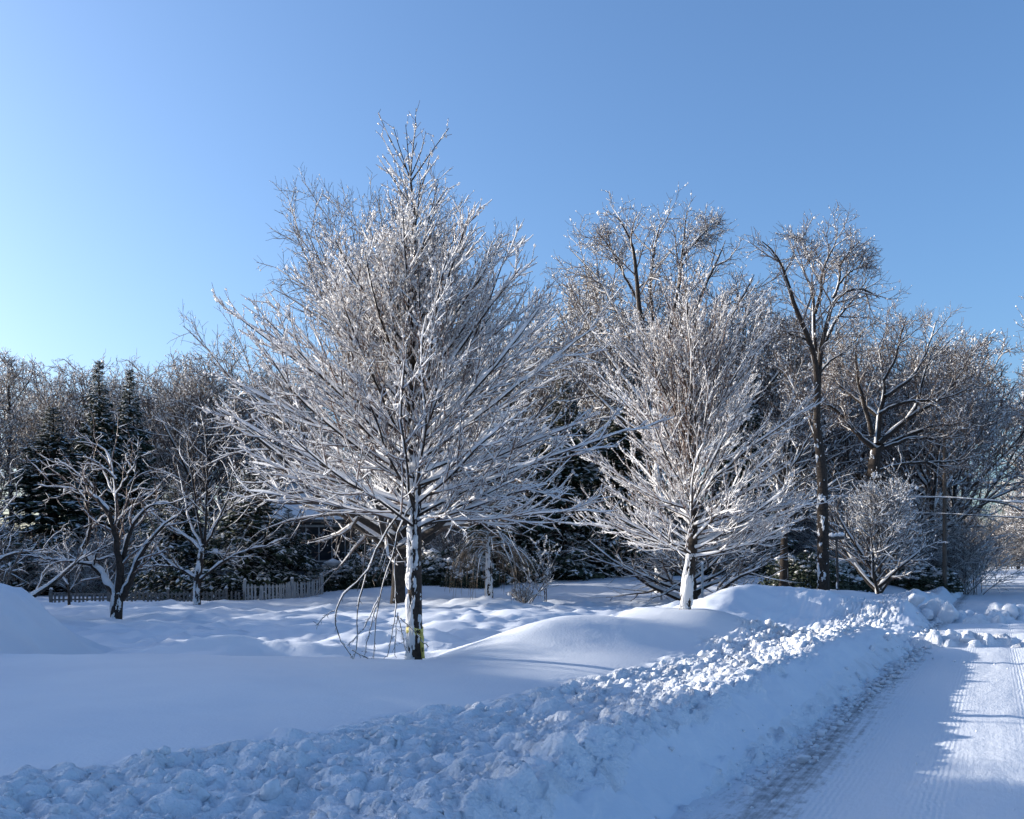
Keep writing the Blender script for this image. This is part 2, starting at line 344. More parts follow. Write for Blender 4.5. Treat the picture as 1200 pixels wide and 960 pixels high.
# ------------------------------------------------------------------ snow clods
def clod_mesh(name, seed, sub=2):
    r = np.random.default_rng(seed)
    import bmesh
    bm = bmesh.new(); bmesh.ops.create_icosphere(bm, subdivisions=sub, radius=1)
    V = np.array([v.co[:] for v in bm.verts]); T = np.array([[v.index for v in f.verts] for f in bm.faces]); bm.free()
    for k in range(7):                                        # break flat facets off a lumpy ball
        d = r.normal(size=3); d /= np.linalg.norm(d); c = r.uniform(0.55, 0.85)
        p = V @ d; V = V - np.outer(np.maximum(0, p - c), d)
    a = r.uniform(0, 9, 3)
    V *= (1 + 0.20 * noise(V[:, 0] * 1.9 + a[0], V[:, 1] * 1.9 + V[:, 2]) + 0.14 * noise(V[:, 2] * 4 + a[1], V[:, 0] * 4 - V[:, 1]) + .11 * noise(V[:, 2] * 8 + a[1], V[:, 0] * 8 + V[:, 1] * 6) + .06 * noise(V[:, 2] * 17 + a[1], V[:, 0] * 15 + V[:, 1] * 13))[:, None]
    V *= r.uniform(0.8, 1.2, 3)
    return mesh(name, V, tris=T, mat=M['clod'], smooth=True), V, T
clods = [clod_mesh('snow_clod', 100 + k, 3) for k in range(6)]
small = [clod_mesh('rubble_shape', 200 + k, 1) for k in range(6)]
def clod(u, D, dia, k, label, group=None, zoff=0.30, x=None):
    x = px(u, D) if x is None else x
    s_, t_ = st(x, D); z = max(groundz(x, D) if t_ > -0.6 else 0.0, 0.0)
    o = obj('snow_clod', clods[k % 6][0]); r = dia / 2
    o.location = (x, D, z + r * (1 - zoff)); o.scale = (r, r * .9, r * (0.95 if dia > .3 else .65)); o.rotation_euler = (0.3 * k, 0.2 * k, 1.3 * k)
    return tag(o, label, 'snow clod', group)
# rows of rubble pushed across the road
def rubble_row(name, label, pts, width, hgt, n, seed, rmax=0.16):
    r = np.random.default_rng(seed); pts = np.array(pts, float)
    L = np.concatenate([[0], np.cumsum(np.hypot(*np.diff(pts, axis=0).T))])
    a = np.arange(0, L[-1], 0.05); b = np.arange(-width, width + 1e-6, 0.05)
    cx = np.interp(a, L, pts[:, 0]); cy = np.interp(a, L, pts[:, 1]); tx = np.gradient(cx); ty = np.gradient(cy); ln = np.hypot(tx, ty)
    nx, ny = -ty / ln, tx / ln
    A, B = np.meshgrid(a, b, indexing='ij')
    gx = cx[:, None] + nx[:, None] * B; gy = cy[:, None] + ny[:, None] * B
    env = np.exp(-(B / width * 1.7) ** 2) * ss(0, .5, A) * (1 - ss(L[-1] - .5, L[-1], A))
    zz = (hgt * env * (0.75 + 0.55 * noise(gx * 1.3 + seed, gy * 1.3)) + 0.06 * env * fbm(gx * 4, gy * 4, 3)) - 0.05
    lum = []
    for k in range(n):
        rr = 0.035 * (rmax / 0.035) ** (r.random() ** 2)
        lum.append((r.uniform(0, L[-1]), np.clip(r.normal(0, width * 0.42), -width, width), rr, rr * r.uniform(.5, 1.1), r.uniform(0, 6), r.uniform(2, 3.5), r.uniform(-.5, .5), r.uniform(-.5, .5), r.uniform(.8, 1.4)))
    e0 = zz.copy(); stamp(zz, a, b, lum)
    edge = np.minimum.reduce([A, L[-1] - A, width - np.abs(B)]); zz = np.where(edge < 0.06, -0.05, zz)
    i = np.arange(A.size).reshape(A.shape)
    qd = np.stack([i[:-1, :-1], i[1:, :-1], i[1:, 1:], i[:-1, 1:]], -1).reshape(-1, 4)
    o = obj(name, mesh(name, np.stack([gx, gy, zz], -1), qd, mat=M['rubble']))
    return tag(o, label, kind='stuff')
rubble_row('snow_rubble', 'low ridge of crumbled snow crossing the road nearer the camera', [(7.0, 21.6), (8.3, 21.0), (9.6, 20.7), (11.2, 20.9), (13.0, 20.4)], 0.62, 0.22, 260, 3)
rubble_row('snow_rubble', 'ridge of crumbled snow across the road around the large snow ball', [(10.6, 30.6), (12.2, 30.0), (13.8, 29.6), (15.6, 29.8), (17.5, 29.0), (19.5, 28.4)], 1.1, 0.30, 520, 4, 0.26)
clod(1110, 29.2, 0.74, 0, 'large round snow ball alone on the road', zoff=0.12)
clod(1186, 29.6, 0.62, 3, 'flat-sided snow slab in the ridge at the right edge', zoff=0.1)
clod(1174, 29.4, 0.44, 1, 'pointed snow chunk left of the flat-sided slab', zoff=0.1)
clod(1072, 29.6, 0.46, 2, 'snow chunk leftmost beside the driveway mouth', zoff=0.15)
clod(1088, 29.3, 0.40, 4, 'snow chunk just left of the large snow ball', zoff=0.15)
clod(1118, 20.8, 0.42, 5, 'grey-footed snow chunk in the nearer ridge across the road', zoff=0.3)
clod(1130, 20.7, 0.34, 2, 'small snow chunk at the right end of the nearer ridge clump', zoff=0.3)
clod(1105, 20.9, 0.36, 1, 'snow chunk left in the nearer ridge clump', zoff=0.3)
for i, (u, v, d) in enumerate([(180, 915, .14), (70, 930, .10), (265, 918, .13), (318, 903, .16), (415, 912, .13), (232, 905, .12), (712, 843, .15), (520, 858, .12), (575, 870, .11), (350, 938, .12), (648, 862, .10), (30, 945, .12), (450, 880, .10)]):
    D = (EYE - 0.52) * F / (v - HOR); clod(u, D, d, i, 'rough fist to head sized snow chunk lying on the plowed foreground bank', 'snow chunks on the foreground bank', zoff=0.62)
for i, (u, v, d) in enumerate([(940, 888, .12), (905, 905, .10), (878, 925, .09), (990, 812, .12), (1005, 795, .13), (962, 858, .10), (930, 868, .09), (1022, 775, .16), (1040, 765, .18), (985, 845, .08)]):
    D = (EYE - 0.05) * F / (v - HOR); clod(u, D, d, i + 2, 'small snow chunk fallen at the foot of the plowed bank', 'snow chunks along the road edge', zoff=0.3)
# crumbs too small to count
def crumbs(n, seed):
    r = np.random.default_rng(seed); Vs = []; Ts = []; k = 0
    for i in range(n):
        s = math.exp(r.uniform(math.log(3.0), math.log(32)))
        if i % 3 == 0: t = np.interp(s, [0, 7, 9, 13, 17, 21, 26], [.20, .16, .06, -.04, -.14, -.24, -.04]) + r.normal(0, 0.14); rad = 0.010 * 3.2 ** (r.random() ** 2)
        elif i % 29 == 1: t = r.uniform(-3.0, -.2); rad = 0.006 * 2.2 ** r.random()
        else: t = .85 + (LIM(s) - .9) * r.random(); rad = 0.012 * 4.0 ** (r.random() ** 2)
        rad *= min(2.2, max(1, s / 8)) 
        x, y = xy(s, t); z = groundz(x, y) if t > -0.6 else 0.004
        z = max(z, 0.0)
        V = small[i % 6][1]; T = small[i % 6][2]; c, s_ = math.cos(i), math.sin(i)
        W = np.stack([V[:, 0] * c - V[:, 1] * s_, V[:, 0] * s_ + V[:, 1] * c, V[:, 2] * .9], -1) * rad + (x, y, z + rad * 0.35)
        Vs.append(W); Ts.append(T + k); k += len(W)
    o = obj('snow_crumbs', mesh('snow_crumbs', np.concatenate(Vs), tris=np.concatenate(Ts), mat=M['rubble']))
    tag(o, 'loose crumbs of snow scattered over the plowed bank and road edge', kind='stuff')
crumbs(3200, 9)

# ------------------------------------------------------------------ branch growing
UP = np.array([0, 0, 1.0]); WIND = np.array([-0.42, -0.16, 1.0])        # snow lies on top and on the windward side
def nrm(a): return a / np.maximum(np.linalg.norm(a, axis=-1, keepdims=True), 1e-9)
def frames(T):
    ref = np.where(np.abs(T[..., 2:3]) < 0.9, UP, np.array([1.0, 0, 0])); B = nrm(np.cross(T, ref)); return np.cross(B, T), B
def grow(P, R, n, t0, t1, length, angle, K, r, trop=0.3, wig=0.12, rr=0.7, rtip=0.003, az=None, lj=0.25, taper=0.8, rmax=None, pw=1.0):
    N, Kp = P.shape[:2]
    tt = t0 + (t1 - t0) * ((np.arange(n) + r.random((N, n))) / n) ** pw
    f = tt * (Kp - 1); i0 = np.clip(f.astype(int), 0, Kp - 2); f = (f - i0)[..., None]
    ii = np.arange(N)[:, None]
    base = P[ii, i0] * (1 - f) + P[ii, i0 + 1] * f; T = nrm(P[ii, i0 + 1] - P[ii, i0])
    rad = R[ii, i0] * (1 - f[..., 0]) + R[ii, i0 + 1] * f[..., 0]
    pl = np.linalg.norm(np.diff(P, axis=1), axis=2).sum(1)[:, None]
    L = length(tt, pl) if callable(length) else np.full(tt.shape, float(length))
    L = L * (1 + lj * r.uniform(-1, 1, tt.shape))
    A = angle(tt) if callable(angle) else np.full(tt.shape, float(angle))
    A = A + r.normal(0, 0.12, tt.shape)
    Z_ = (np.arange(n) * 2.39996 + r.uniform(0, 6.28, (N, 1)) + r.normal(0, .35, tt.shape)) if az is None else az(tt, r)
    Nn, B = frames(T)
    d = np.cos(A)[..., None] * T + np.sin(A)[..., None] * (np.cos(Z_)[..., None] * Nn + np.sin(Z_)[..., None] * B)
    base = base.reshape(-1, 3); d = nrm(d.reshape(-1, 3)); L = L.ravel(); rad = rad.ravel(); tf = tt.ravel()
    tr = trop(tf) if callable(trop) else np.full(len(L), float(trop))
    Q = [base]
    for k in range(1, K):
        d = nrm(d + tr[:, None] * UP / (K - 1) + wig * r.normal(size=d.shape) / math.sqrt(K - 1) * 1.5)
        Q.append(Q[-1] + d * (L / (K - 1))[:, None])
    r0 = np.maximum(rad * rr, rtip * 1.2)
    if rmax is not None: r0 = np.minimum(r0, rmax)
    xk = np.linspace(0, 1, K)[None]
    RR = rtip + (r0 - rtip)[:, None] * (1 - xk) ** taper
    return np.stack(Q, 1), RR
def tubes(P, R, sides):
    N, K = P.shape[:2]
    T = np.empty_like(P); T[:, 1:-1] = P[:, 2:] - P[:, :-2]; T[:, 0] = P[:, 1] - P[:, 0]; T[:, -1] = P[:, -1] - P[:, -2]; T = nrm(T)
    m = nrm(P[:, -1] - P[:, 0]); ref = np.where(np.abs(m[:, 2:3]) < 0.75, UP, np.array([1.0, 0.13, 0]))[:, None, :]
    Nn = nrm(ref - (ref * T).sum(-1, keepdims=True) * T); B = np.cross(T, Nn)
    an = np.arange(sides) * 2 * np.pi / sides
    V = P[:, :, None] + R[:, :, None, None] * (np.cos(an)[:, None] * Nn[:, :, None] + np.sin(an)[:, None] * B[:, :, None])
    i = np.arange(N * K * sides).reshape(N, K, sides); j = np.roll(i, -1, 2)
    return V.reshape(-1, 3), np.stack([i[:, :-1], j[:, :-1], j[:, 1:], i[:, 1:]], -1).reshape(-1, 4)
def snow_on(P, R, r, w0=0.004, h0=0.006, hk=0.9, wk=0.95, lo=0.25, hi=0.75, sides=4, gap=0.25, vert=0.0):
    N, K = P.shape[:2]
    T = np.empty_like(P); T[:, 1:-1] = P[:, 2:] - P[:, :-2]; T[:, 0] = P[:, 1] - P[:, 0]; T[:, -1] = P[:, -1] - P[:, -2]; T = nrm(T)
    hz = np.sqrt(np.clip(1 - T[..., 2] ** 2, 0, 1)); f = np.maximum(ss(lo, hi, hz), vert)
    f = f * r.uniform(0.55, 1.35, (N, K)) * (r.random((N, K)) > gap * 0.6)
    f[:, -1] *= 0.5
    U = nrm(WIND - (WIND * T).sum(-1, keepdims=True) * T); B = np.cross(T, U)
    h = (h0 + hk * R) * f; w = (w0 + wk * R) * np.clip(f * 1.3, 0, 1.15)
    Cc = P + U * (R * 0.85 + h * 0.45)[..., None]
    an = np.arange(sides) * 2 * np.pi / sides
    V = Cc[:, :, None] + (np.cos(an)[:, None] * U[:, :, None] * (h * 0.75)[..., None, None] + np.sin(an)[:, None] * B[:, :, None] * w[..., None, None])
    i = np.arange(N * K * sides).reshape(N, K, sides); j = np.roll(i, -1, 2)
    return V.reshape(-1, 3), np.stack([i[:, :-1], j[:, :-1], j[:, 1:], i[:, 1:]], -1).reshape(-1, 4)
OCT = np.array([(1, 0, 0), (-1, 0, 0), (0, 1, 0), (0, -1, 0), (0, 0, 1), (0, 0, -1)], float)
OCF = np.array([(0, 2, 4), (2, 1, 4), (1, 3, 4), (3, 0, 4), (2, 0, 5), (1, 2, 5), (3, 1, 5), (0, 3, 5)])
def blobs(c, rad, r, stretch=1.4):
    n = len(c); V = OCT[None] * rad[:, None, None] * r.uniform(0.6, 1.3, (n, 1, 3)); V[:, :, 2] *= stretch
    a = r.uniform(0, 6.28, n); ca, sa = np.cos(a)[:, None], np.sin(a)[:, None]
    V = np.stack([V[..., 0] * ca - V[..., 1] * sa, V[..., 0] * sa + V[..., 1] * ca, V[..., 2]], -1) + c[:, None]
    return V.reshape(-1, 3), (OCF[None] + 6 * np.arange(n)[:, None, None]).reshape(-1, 3)
def pick(P, n, r, lo=0.1):
    N, K = P.shape[:2]; i = r.integers(0, N, n); f = (lo + (1 - lo) * r.random(n)) * (K - 1) * 0.999; k = f.astype(int); f = (f - k)[:, None]
    return P[i, k] * (1 - f) + P[i, k + 1] * f
class Part:
    def __init__(s): s.V = []; s.Q = []; s.T = []; s.n = 0
    def quads(s, vq): s.V.append(vq[0]); s.Q.append(vq[1] + s.n); s.n += len(vq[0]); return s
    def tris(s, vt): s.V.append(vt[0]); s.T.append(vt[1] + s.n); s.n += len(vt[0]); return s
    def build(s, name, m, parent, smooth=True):
        return obj(name, mesh(name, np.concatenate(s.V), np.concatenate(s.Q) if s.Q else None, np.concatenate(s.T) if s.T else None, m, smooth), parent)
def line(pts, rad, K):                                          # one smooth polyline with radii, resampled to K points
    pts = np.array(pts, float); rad = np.array(rad, float)
    d = np.concatenate([[0], np.cumsum(np.linalg.norm(np.diff(pts, axis=0), axis=1))]); d /= d[-1]; x = np.linspace(0, 1, K)
    Q = np.stack([np.interp(x, d, pts[:, k]) for k in range(3)], -1)
    for _ in range(3): Q[1:-1] = (Q[:-2] + 2 * Q[1:-1] + Q[2:]) / 4
    return Q[None], np.interp(x, d, rad)[None]
def trunk_snow(P, R, seed, cover=0.0, side=(-0.75, -0.66), thick=0.018, zmax=1e9, na=64, fine=3.0):
    # plates of driven snow on the windward side of a trunk, with ragged edges
    P, R = P[0], R[0]; K = max(40, int(np.linalg.norm(P[-1] - P[0]) / 0.035)); K = min(K * 2, 240)
    x = np.linspace(0, 1, K); xi = np.linspace(0, 1, len(P)); Q = np.stack([np.interp(x, xi, P[:, k]) for k in range(3)], -1); r = np.interp(x, xi, R)
    a0 = math.atan2(side[1], side[0]); a = a0 + np.linspace(-1.9, 1.9, na)
    A, I = np.meshgrid(a, np.arange(K)); zz = Q[I, 2]
    f = fbm((A - a0) * 1.1 * fine / 3 + seed, zz * fine + seed, 4, .55) + .36 * noise(A * 7, zz * 22) + cover - 0.45 * np.abs(A - a0) ** 2 / 1.5
    f = np.where((zz > zmax) | (zz < 0.02), -1, f)
    t = thick * np.sqrt(np.clip(f, 0, 1.2)) * 1.6
    rr = r[I] + np.where(f > 0, 0.003 + t, -0.01)
    V = Q[I] + rr[..., None] * np.stack([np.cos(A), np.sin(A), 0 * A], -1)
    i = np.arange(A.size).reshape(A.shape); q = np.stack([i[:-1, :-1], i[:-1, 1:], i[1:, 1:], i[1:, :-1]], -1).reshape(-1, 4)
    keep = (f.ravel()[q] > 0).any(1); q = q[keep]; used, inv = np.unique(q, return_inverse=True)
    return V.reshape(-1, 3)[used], inv.reshape(-1, 4)

# ------------------------------------------------------------------ the two young street maples
def maple(name, label, loc, hgt, seed, halfw, limb0, base_r, n1, n2, n3, upright, nblob, blob_r, LEN, topl, lean=(0, 0)):
    r = np.random.default_rng(seed); root = thing(name, label, 'tree', loc)
    pts = [(0, 0, -0.25), (lean[0] * 0.5, lean[1] * .5, limb0 * 0.5), (lean[0], lean[1], limb0)]
    for k in range(1, 8):
        f = k / 7; pts.append((lean[0] * (1 - .5 * f) + r.normal(0, .035), lean[1] * (1 - f) + r.normal(0, .035), limb0 + (hgt - limb0) * f))
    tk = line(pts, [base_r * 1.12, base_r, base_r * .92] + [base_r * .80 * (1 - k / 7.2) ** 1.25 + .010 for k in range(1, 8)], 40)
    t0 = (limb0 + .25) / (hgt + .25)
    fr = lambda tt: np.clip((tt - t0) / (1 - t0), 0, 1)
    def len1(tt, pl): return halfw * np.interp(fr(tt), LEN[0], LEN[1])
    def ang1(tt): return np.radians(np.interp(fr(tt), [0, .15, .35, .6, 1], [76, 64, 50 - upright * .5, 36 - upright * .6, 28 - upright * .5]))
    def trop1(tf): return np.interp(fr(tf), [0, .12, .3, 1], [0.0, .10, .25, .25])
    tu = t0 + .66 * (1 - t0)
    L1 = grow(*tk, n1, t0, tu, len1, ang1, 10, r, trop1, 0.11, 0.40, 0.0042, taper=.65, rmax=.0185, pw=1.3)
    L2 = grow(*L1, n2, 0.12, 0.98, lambda tt, pl: pl * (0.44 - 0.30 * tt), lambda tt: np.radians(31 - upright * .4 + 0 * tt), 6, r, 0.30 + 0.012 * upright, 0.08, 0.62, 0.0032, rmax=.009)
    L3 = grow(*L2, n3, 0.12, 1.0, lambda tt, pl: 0.11 + pl * (0.30 - .12 * tt), lambda tt: np.radians(30 - upright * .5 + 0 * tt), 4, r, 0.25 + 0.012 * upright, 0.10, 0.7, 0.0026, rmax=.0052)
    U1 = grow(*tk, 15, tu, .965, lambda tt, pl: np.interp(fr(tt), [.6, .75, 1], [1.25, .95, .4]) * halfw, lambda tt: np.radians(36 - upright * .8 + 0 * tt), 8, r, .3, .09, .5, .004, rmax=.011)
    U2 = grow(*U1, 6, .15, 1, lambda tt, pl: .12 + pl * (.34 - .2 * tt), math.radians(32), 5, r, .3, .1, .65, .003, rmax=.006)
    top = grow(*tk, 8, 0.975, 0.999, lambda tt, pl: topl + 0 * tt, lambda tt: np.radians(8 + 42 * r.random(tt.shape)), 8, r, 0.25, 0.06, 0.8, 0.0036, rmax=.010)
    top2 = grow(*top, 6, 0.2, 1.0, lambda tt, pl: 0.16 + 0 * tt, math.radians(42), 4, r, 0.2, 0.12, 0.7, 0.003, rmax=.006)
    Part().quads(tubes(*tk, 10)).build('trunk', M['bark'], root)
    Part().quads(tubes(*L1, 6)).quads(tubes(*top, 5)).quads(tubes(*U1, 5)).build('limbs', M['bark'], root)
    Part().quads(tubes(*L2, 4)).quads(tubes(*L3, 3)).quads(tubes(*top2, 3)).quads(tubes(*U2, 3)).build('crown', M['twig'], root)
    sn = Part().quads(snow_on(*L1, r, .006, .019, 1.15, .85, .35, .85, 5, gap=0.03)).quads(snow_on(*L2, r, .0048, .012, 1.0, .9, .3, .8, 4, gap=0.08))
    sn.quads(snow_on(*L3, r, .0042, .0065, 1.0, 1.0, .25, .8, 3, gap=0.2, vert=.15)).quads(snow_on(*top, r, .003, .004, .5, .8, .25, .8, 4)).quads(snow_on(*U1, r, .004, .007, .7, .9, .2, .7, 4, vert=.2)).quads(snow_on(*U2, r, .0035, .006, .8, .9, .2, .7, 3, gap=.3, vert=.2))
    sn.build('snow_cover', M['tsnow'], root)
    c = np.concatenate([pick(L3[0], int(nblob * .66), r), pick(L2[0], int(nblob * .33), r), pick(top2[0], 110, r), pick(U2[0], 600, r), pick(top[0], 40, r, .3)])
    c[:, 2] -= 0.006; hi = np.clip((c[:, 2] - limb0 - .6) / 2.0, 0.25, 1); c = c[r.random(len(c)) < hi + .15]
    rad = blob_r * np.exp(r.normal(0, .38, len(c)))
    Part().tris(blobs(c, rad, r, 1.5)).build('ice_beads', M['ice'], root)
    return root, tk

D1 = 13.0; x1 = px(486, D1); b1 = (x1, D1, groundz(x1, D1))
tree1, tk1 = maple('maple_tree', 'tall young snow-laden maple in the foreground with broken hanging branches and yellow tape', b1, pz(205, D1) - b1[2], 21,
                   1.0, 1.75, 0.095, 78, 12, 7, 4, 22000, 0.0112, ([0, .08, .25, .45, .65, .8, .9, 1], [2.45, 2.65, 2.5, 1.75, 1.2, .42, .2, .10]), .85)
Part().quads(trunk_snow(*tk1, 3.0, cover=0.10, side=(-0.66, -0.75), thick=.022, zmax=3.0, fine=4.0)).build('driven_snow', M['tsnow'], tree1)
# stubs, torn limb and the broken branches that hang to the ground (local coordinates of the tree)
def lp(u, v, d): return ((u - 486) / F * (D1 + d), d, pz(v, D1 + d) - b1[2])
r = np.random.default_rng(77)
for pts, rad in [([(472, 600, -.1), (455, 622, -.3), (440, 655, -.45), (432, 680, -.5), (424, 705, -.5), (420, 735, -.5), (428, 757, -.5), (419, 774, -.55)], .017),
                 ([(436, 668, -.46), (415, 690, -.55), (402, 703, -.6), (396, 722, -.6), (400, 745, -.55), (410, 762, -.55), (420, 776, -.5)], .013),
                 ([(486, 590, -.15), (472, 606, -.35), (467, 640, -.4), (466, 655, -.42), (455, 668, -.4), (450, 690, -.4), (445, 720, -.38), (443, 745, -.36), (441, 772, -.35)], .014),
                 ([(467, 655, -.42), (467, 690, -.42), (470, 715, -.4), (464, 735, -.4), (457, 770, -.35)], .010),
                 ([(470, 718, -.4), (468, 735, -.4), (466, 768, -.38)], .007), ([(471, 722, -.4), (475, 745, -.36), (478, 762, -.3)], .007),
                 ([(472, 724, -.38), (486, 738, -.25), (500, 755, -.15), (503, 758, -.1)], .006), ([(448, 700, -.4), (432, 735, -.45), (412, 757, -.5)], .007),
                 ([(447, 705, -.4), (437, 740, -.4), (431, 768, -.4)], .006), ([(398, 715, -.6), (388, 722, -.7), (377, 733, -.75)], .006),
                 ([(417, 762, -.5), (428, 768, -.45), (441, 775, -.4)], .007)]:
    p, rr = line([lp(*a) for a in pts], np.linspace(rad * .72, .0035, len(pts)), 14); p[0, 1:-1] += r.normal(0, .006, (12, 3))
    k = grow(p, rr, 8, .25, 1, .07, math.radians(50), 3, r, -.2, .2, .6, .0028)
    pt = Part().quads(tubes(p, rr, 5)).quads(tubes(*k, 3)); br = pt.build('broken_branch', M['bark'], tree1)
    Part().quads(snow_on(p, rr, r, .004, .006, .7, .9, .1, .5, 4, vert=.55)).tris(blobs(pick(k[0], 14, r), np.full(14, .007), r)).build('branch_snow', M['tsnow'], br)
# yellow barricade tape tied round the trunk, with a hanging tail
def tape(root):
    zc = pz(739, D1) - b1[2]; R0 = 0.108
    a = np.radians(np.linspace(-100, 305, 60)); V = []
    for k, t in enumerate(a):
        w = 0.040 + .004 * math.sin(3 * t); dz = .012 * math.sin(2 * t); rr = R0 + .004 + .003 * math.sin(7 * t)
        V += [(rr * math.cos(t), rr * math.sin(t), zc + dz - w), (rr * math.cos(t), rr * math.sin(t), zc + dz + w)]
    q = [(2 * k, 2 * k + 2, 2 * k + 3, 2 * k + 1) for k in range(59)]
    n0 = len(V); t = a[0] + .9; c = np.array((R0 * math.cos(t) + .012, R0 * math.sin(t) - .012, 0))
    tail = [(0.020, zc - .01, .030, .2), (0.028, zc - .08, .032, .5), (0.030, zc - .15, .024, .9), (0.034, zc - .21, .032, .3), (.040, zc - .28, .034, .1), (.046, zc - .36, .032, .25)]
    for (ox_, z, w, tw) in tail:
        d = np.array((math.cos(-.9 + tw), math.sin(-.9 + tw), 0)); m = c + (ox_ - .008, -.008, z)
        V += [tuple(m - d * w), tuple(m + d * w)]
    q += [(n0 + 2 * k, n0 + 2 * k + 1, n0 + 2 * k + 3, n0 + 2 * k + 2) for k in range(len(tail) - 1)]
    o = obj('tape', mesh('tape', V, q, mat=M['tape']), root); tag(o, 'yellow tape with black print tied round the trunk')
    md = o.modifiers.new('thickness', 'SOLIDIFY'); md.thickness = .0012
    def glyph(txt, size, mtx):
        cu = bpy.data.curves.new('print', 'FONT'); cu.body = txt; cu.size = size; cu.align_x = 'CENTER'; cu.align_y = 'CENTER'; cu.offset = .0035
        tmp = bpy.data.objects.new('print', cu); C.objects.link(tmp); bpy.context.view_layer.update()
        me = bpy.data.meshes.new_from_object(tmp.evaluated_get(bpy.context.evaluated_depsgraph_get()))
        bpy.data.objects.remove(tmp); bpy.data.curves.remove(cu); me.materials.clear(); me.materials.append(M['ink'])
        V = np.zeros(len(me.vertices) * 3, np.float32); me.vertices.foreach_get('co', V); V = mtx(V.reshape(-1, 3)); me.vertices.foreach_set('co', V.astype(np.float32).ravel()); me.update()
        me.name = 'lettering'; return obj('lettering', me, o)
    def wrap(V):
        t = math.radians(-62) + V[:, 0] / R0; rr = R0 + .0115 + 0 * t; return np.stack([rr * np.cos(t), rr * np.sin(t), zc + .012 * np.sin(2 * t) + V[:, 1]], -1)
    glyph('40', .062, wrap)
    m0 = c + np.array((.030, -.024, zc - .245))
    glyph('S', .07, lambda V: np.stack([m0[0] + V[:, 0] * .8, m0[1] - .01 - V[:, 0] * .55, m0[2] + V[:, 1]], -1))
tape(tree1)

D2 = 18.6; x2_ = px(801, D2); b2 = (x2_, D2, groundz(x2_, D2))
tree2, tk2 = maple('maple_tree', 'leaning second young maple with upright shoots on the snow mound by the road', b2, pz(345, D2) - b2[2], 44,
                   1.0, 0.95, 0.108, 72, 11, 7, 14, 15000, 0.0120, ([0, .08, .3, .5, .75, 1], [2.0, 2.35, 2.45, 2.05, 1.35, .6]), .8, lean=(0.16, 0.0))
Part().quads(trunk_snow(*tk2, 9.0, cover=0.5, side=(-0.6, -0.8), thick=.02, zmax=1.05, fine=2.0)).build('driven_snow', M['tsnow'], tree2)
r = np.random.default_rng(6)
sh = grow(*tk2, 64, .30, .85, lambda tt, pl: 3.3 - 2.4 * tt, lambda tt: np.radians(16 + 10 * (1 - tt)), 8, r, .5, .05, .3, .004, rmax=.017)
sh2 = grow(*sh, 8, .2, 1, .28, math.radians(26), 4, r, .3, .1, .6, .003, rmax=.007)
Part().quads(tubes(*sh, 4)).quads(tubes(*sh2, 3)).build('shoots', M['twig'], tree2)
Part().quads(snow_on(*sh, r, .003, .004, .5, .8, .2, .7, 4, gap=.4, vert=.22)).tris(blobs(pick(sh2[0], 2500, r), .011 * np.exp(r.normal(0, .35, 2500)), r)).build('shoot_ice', M['ice'], tree2)

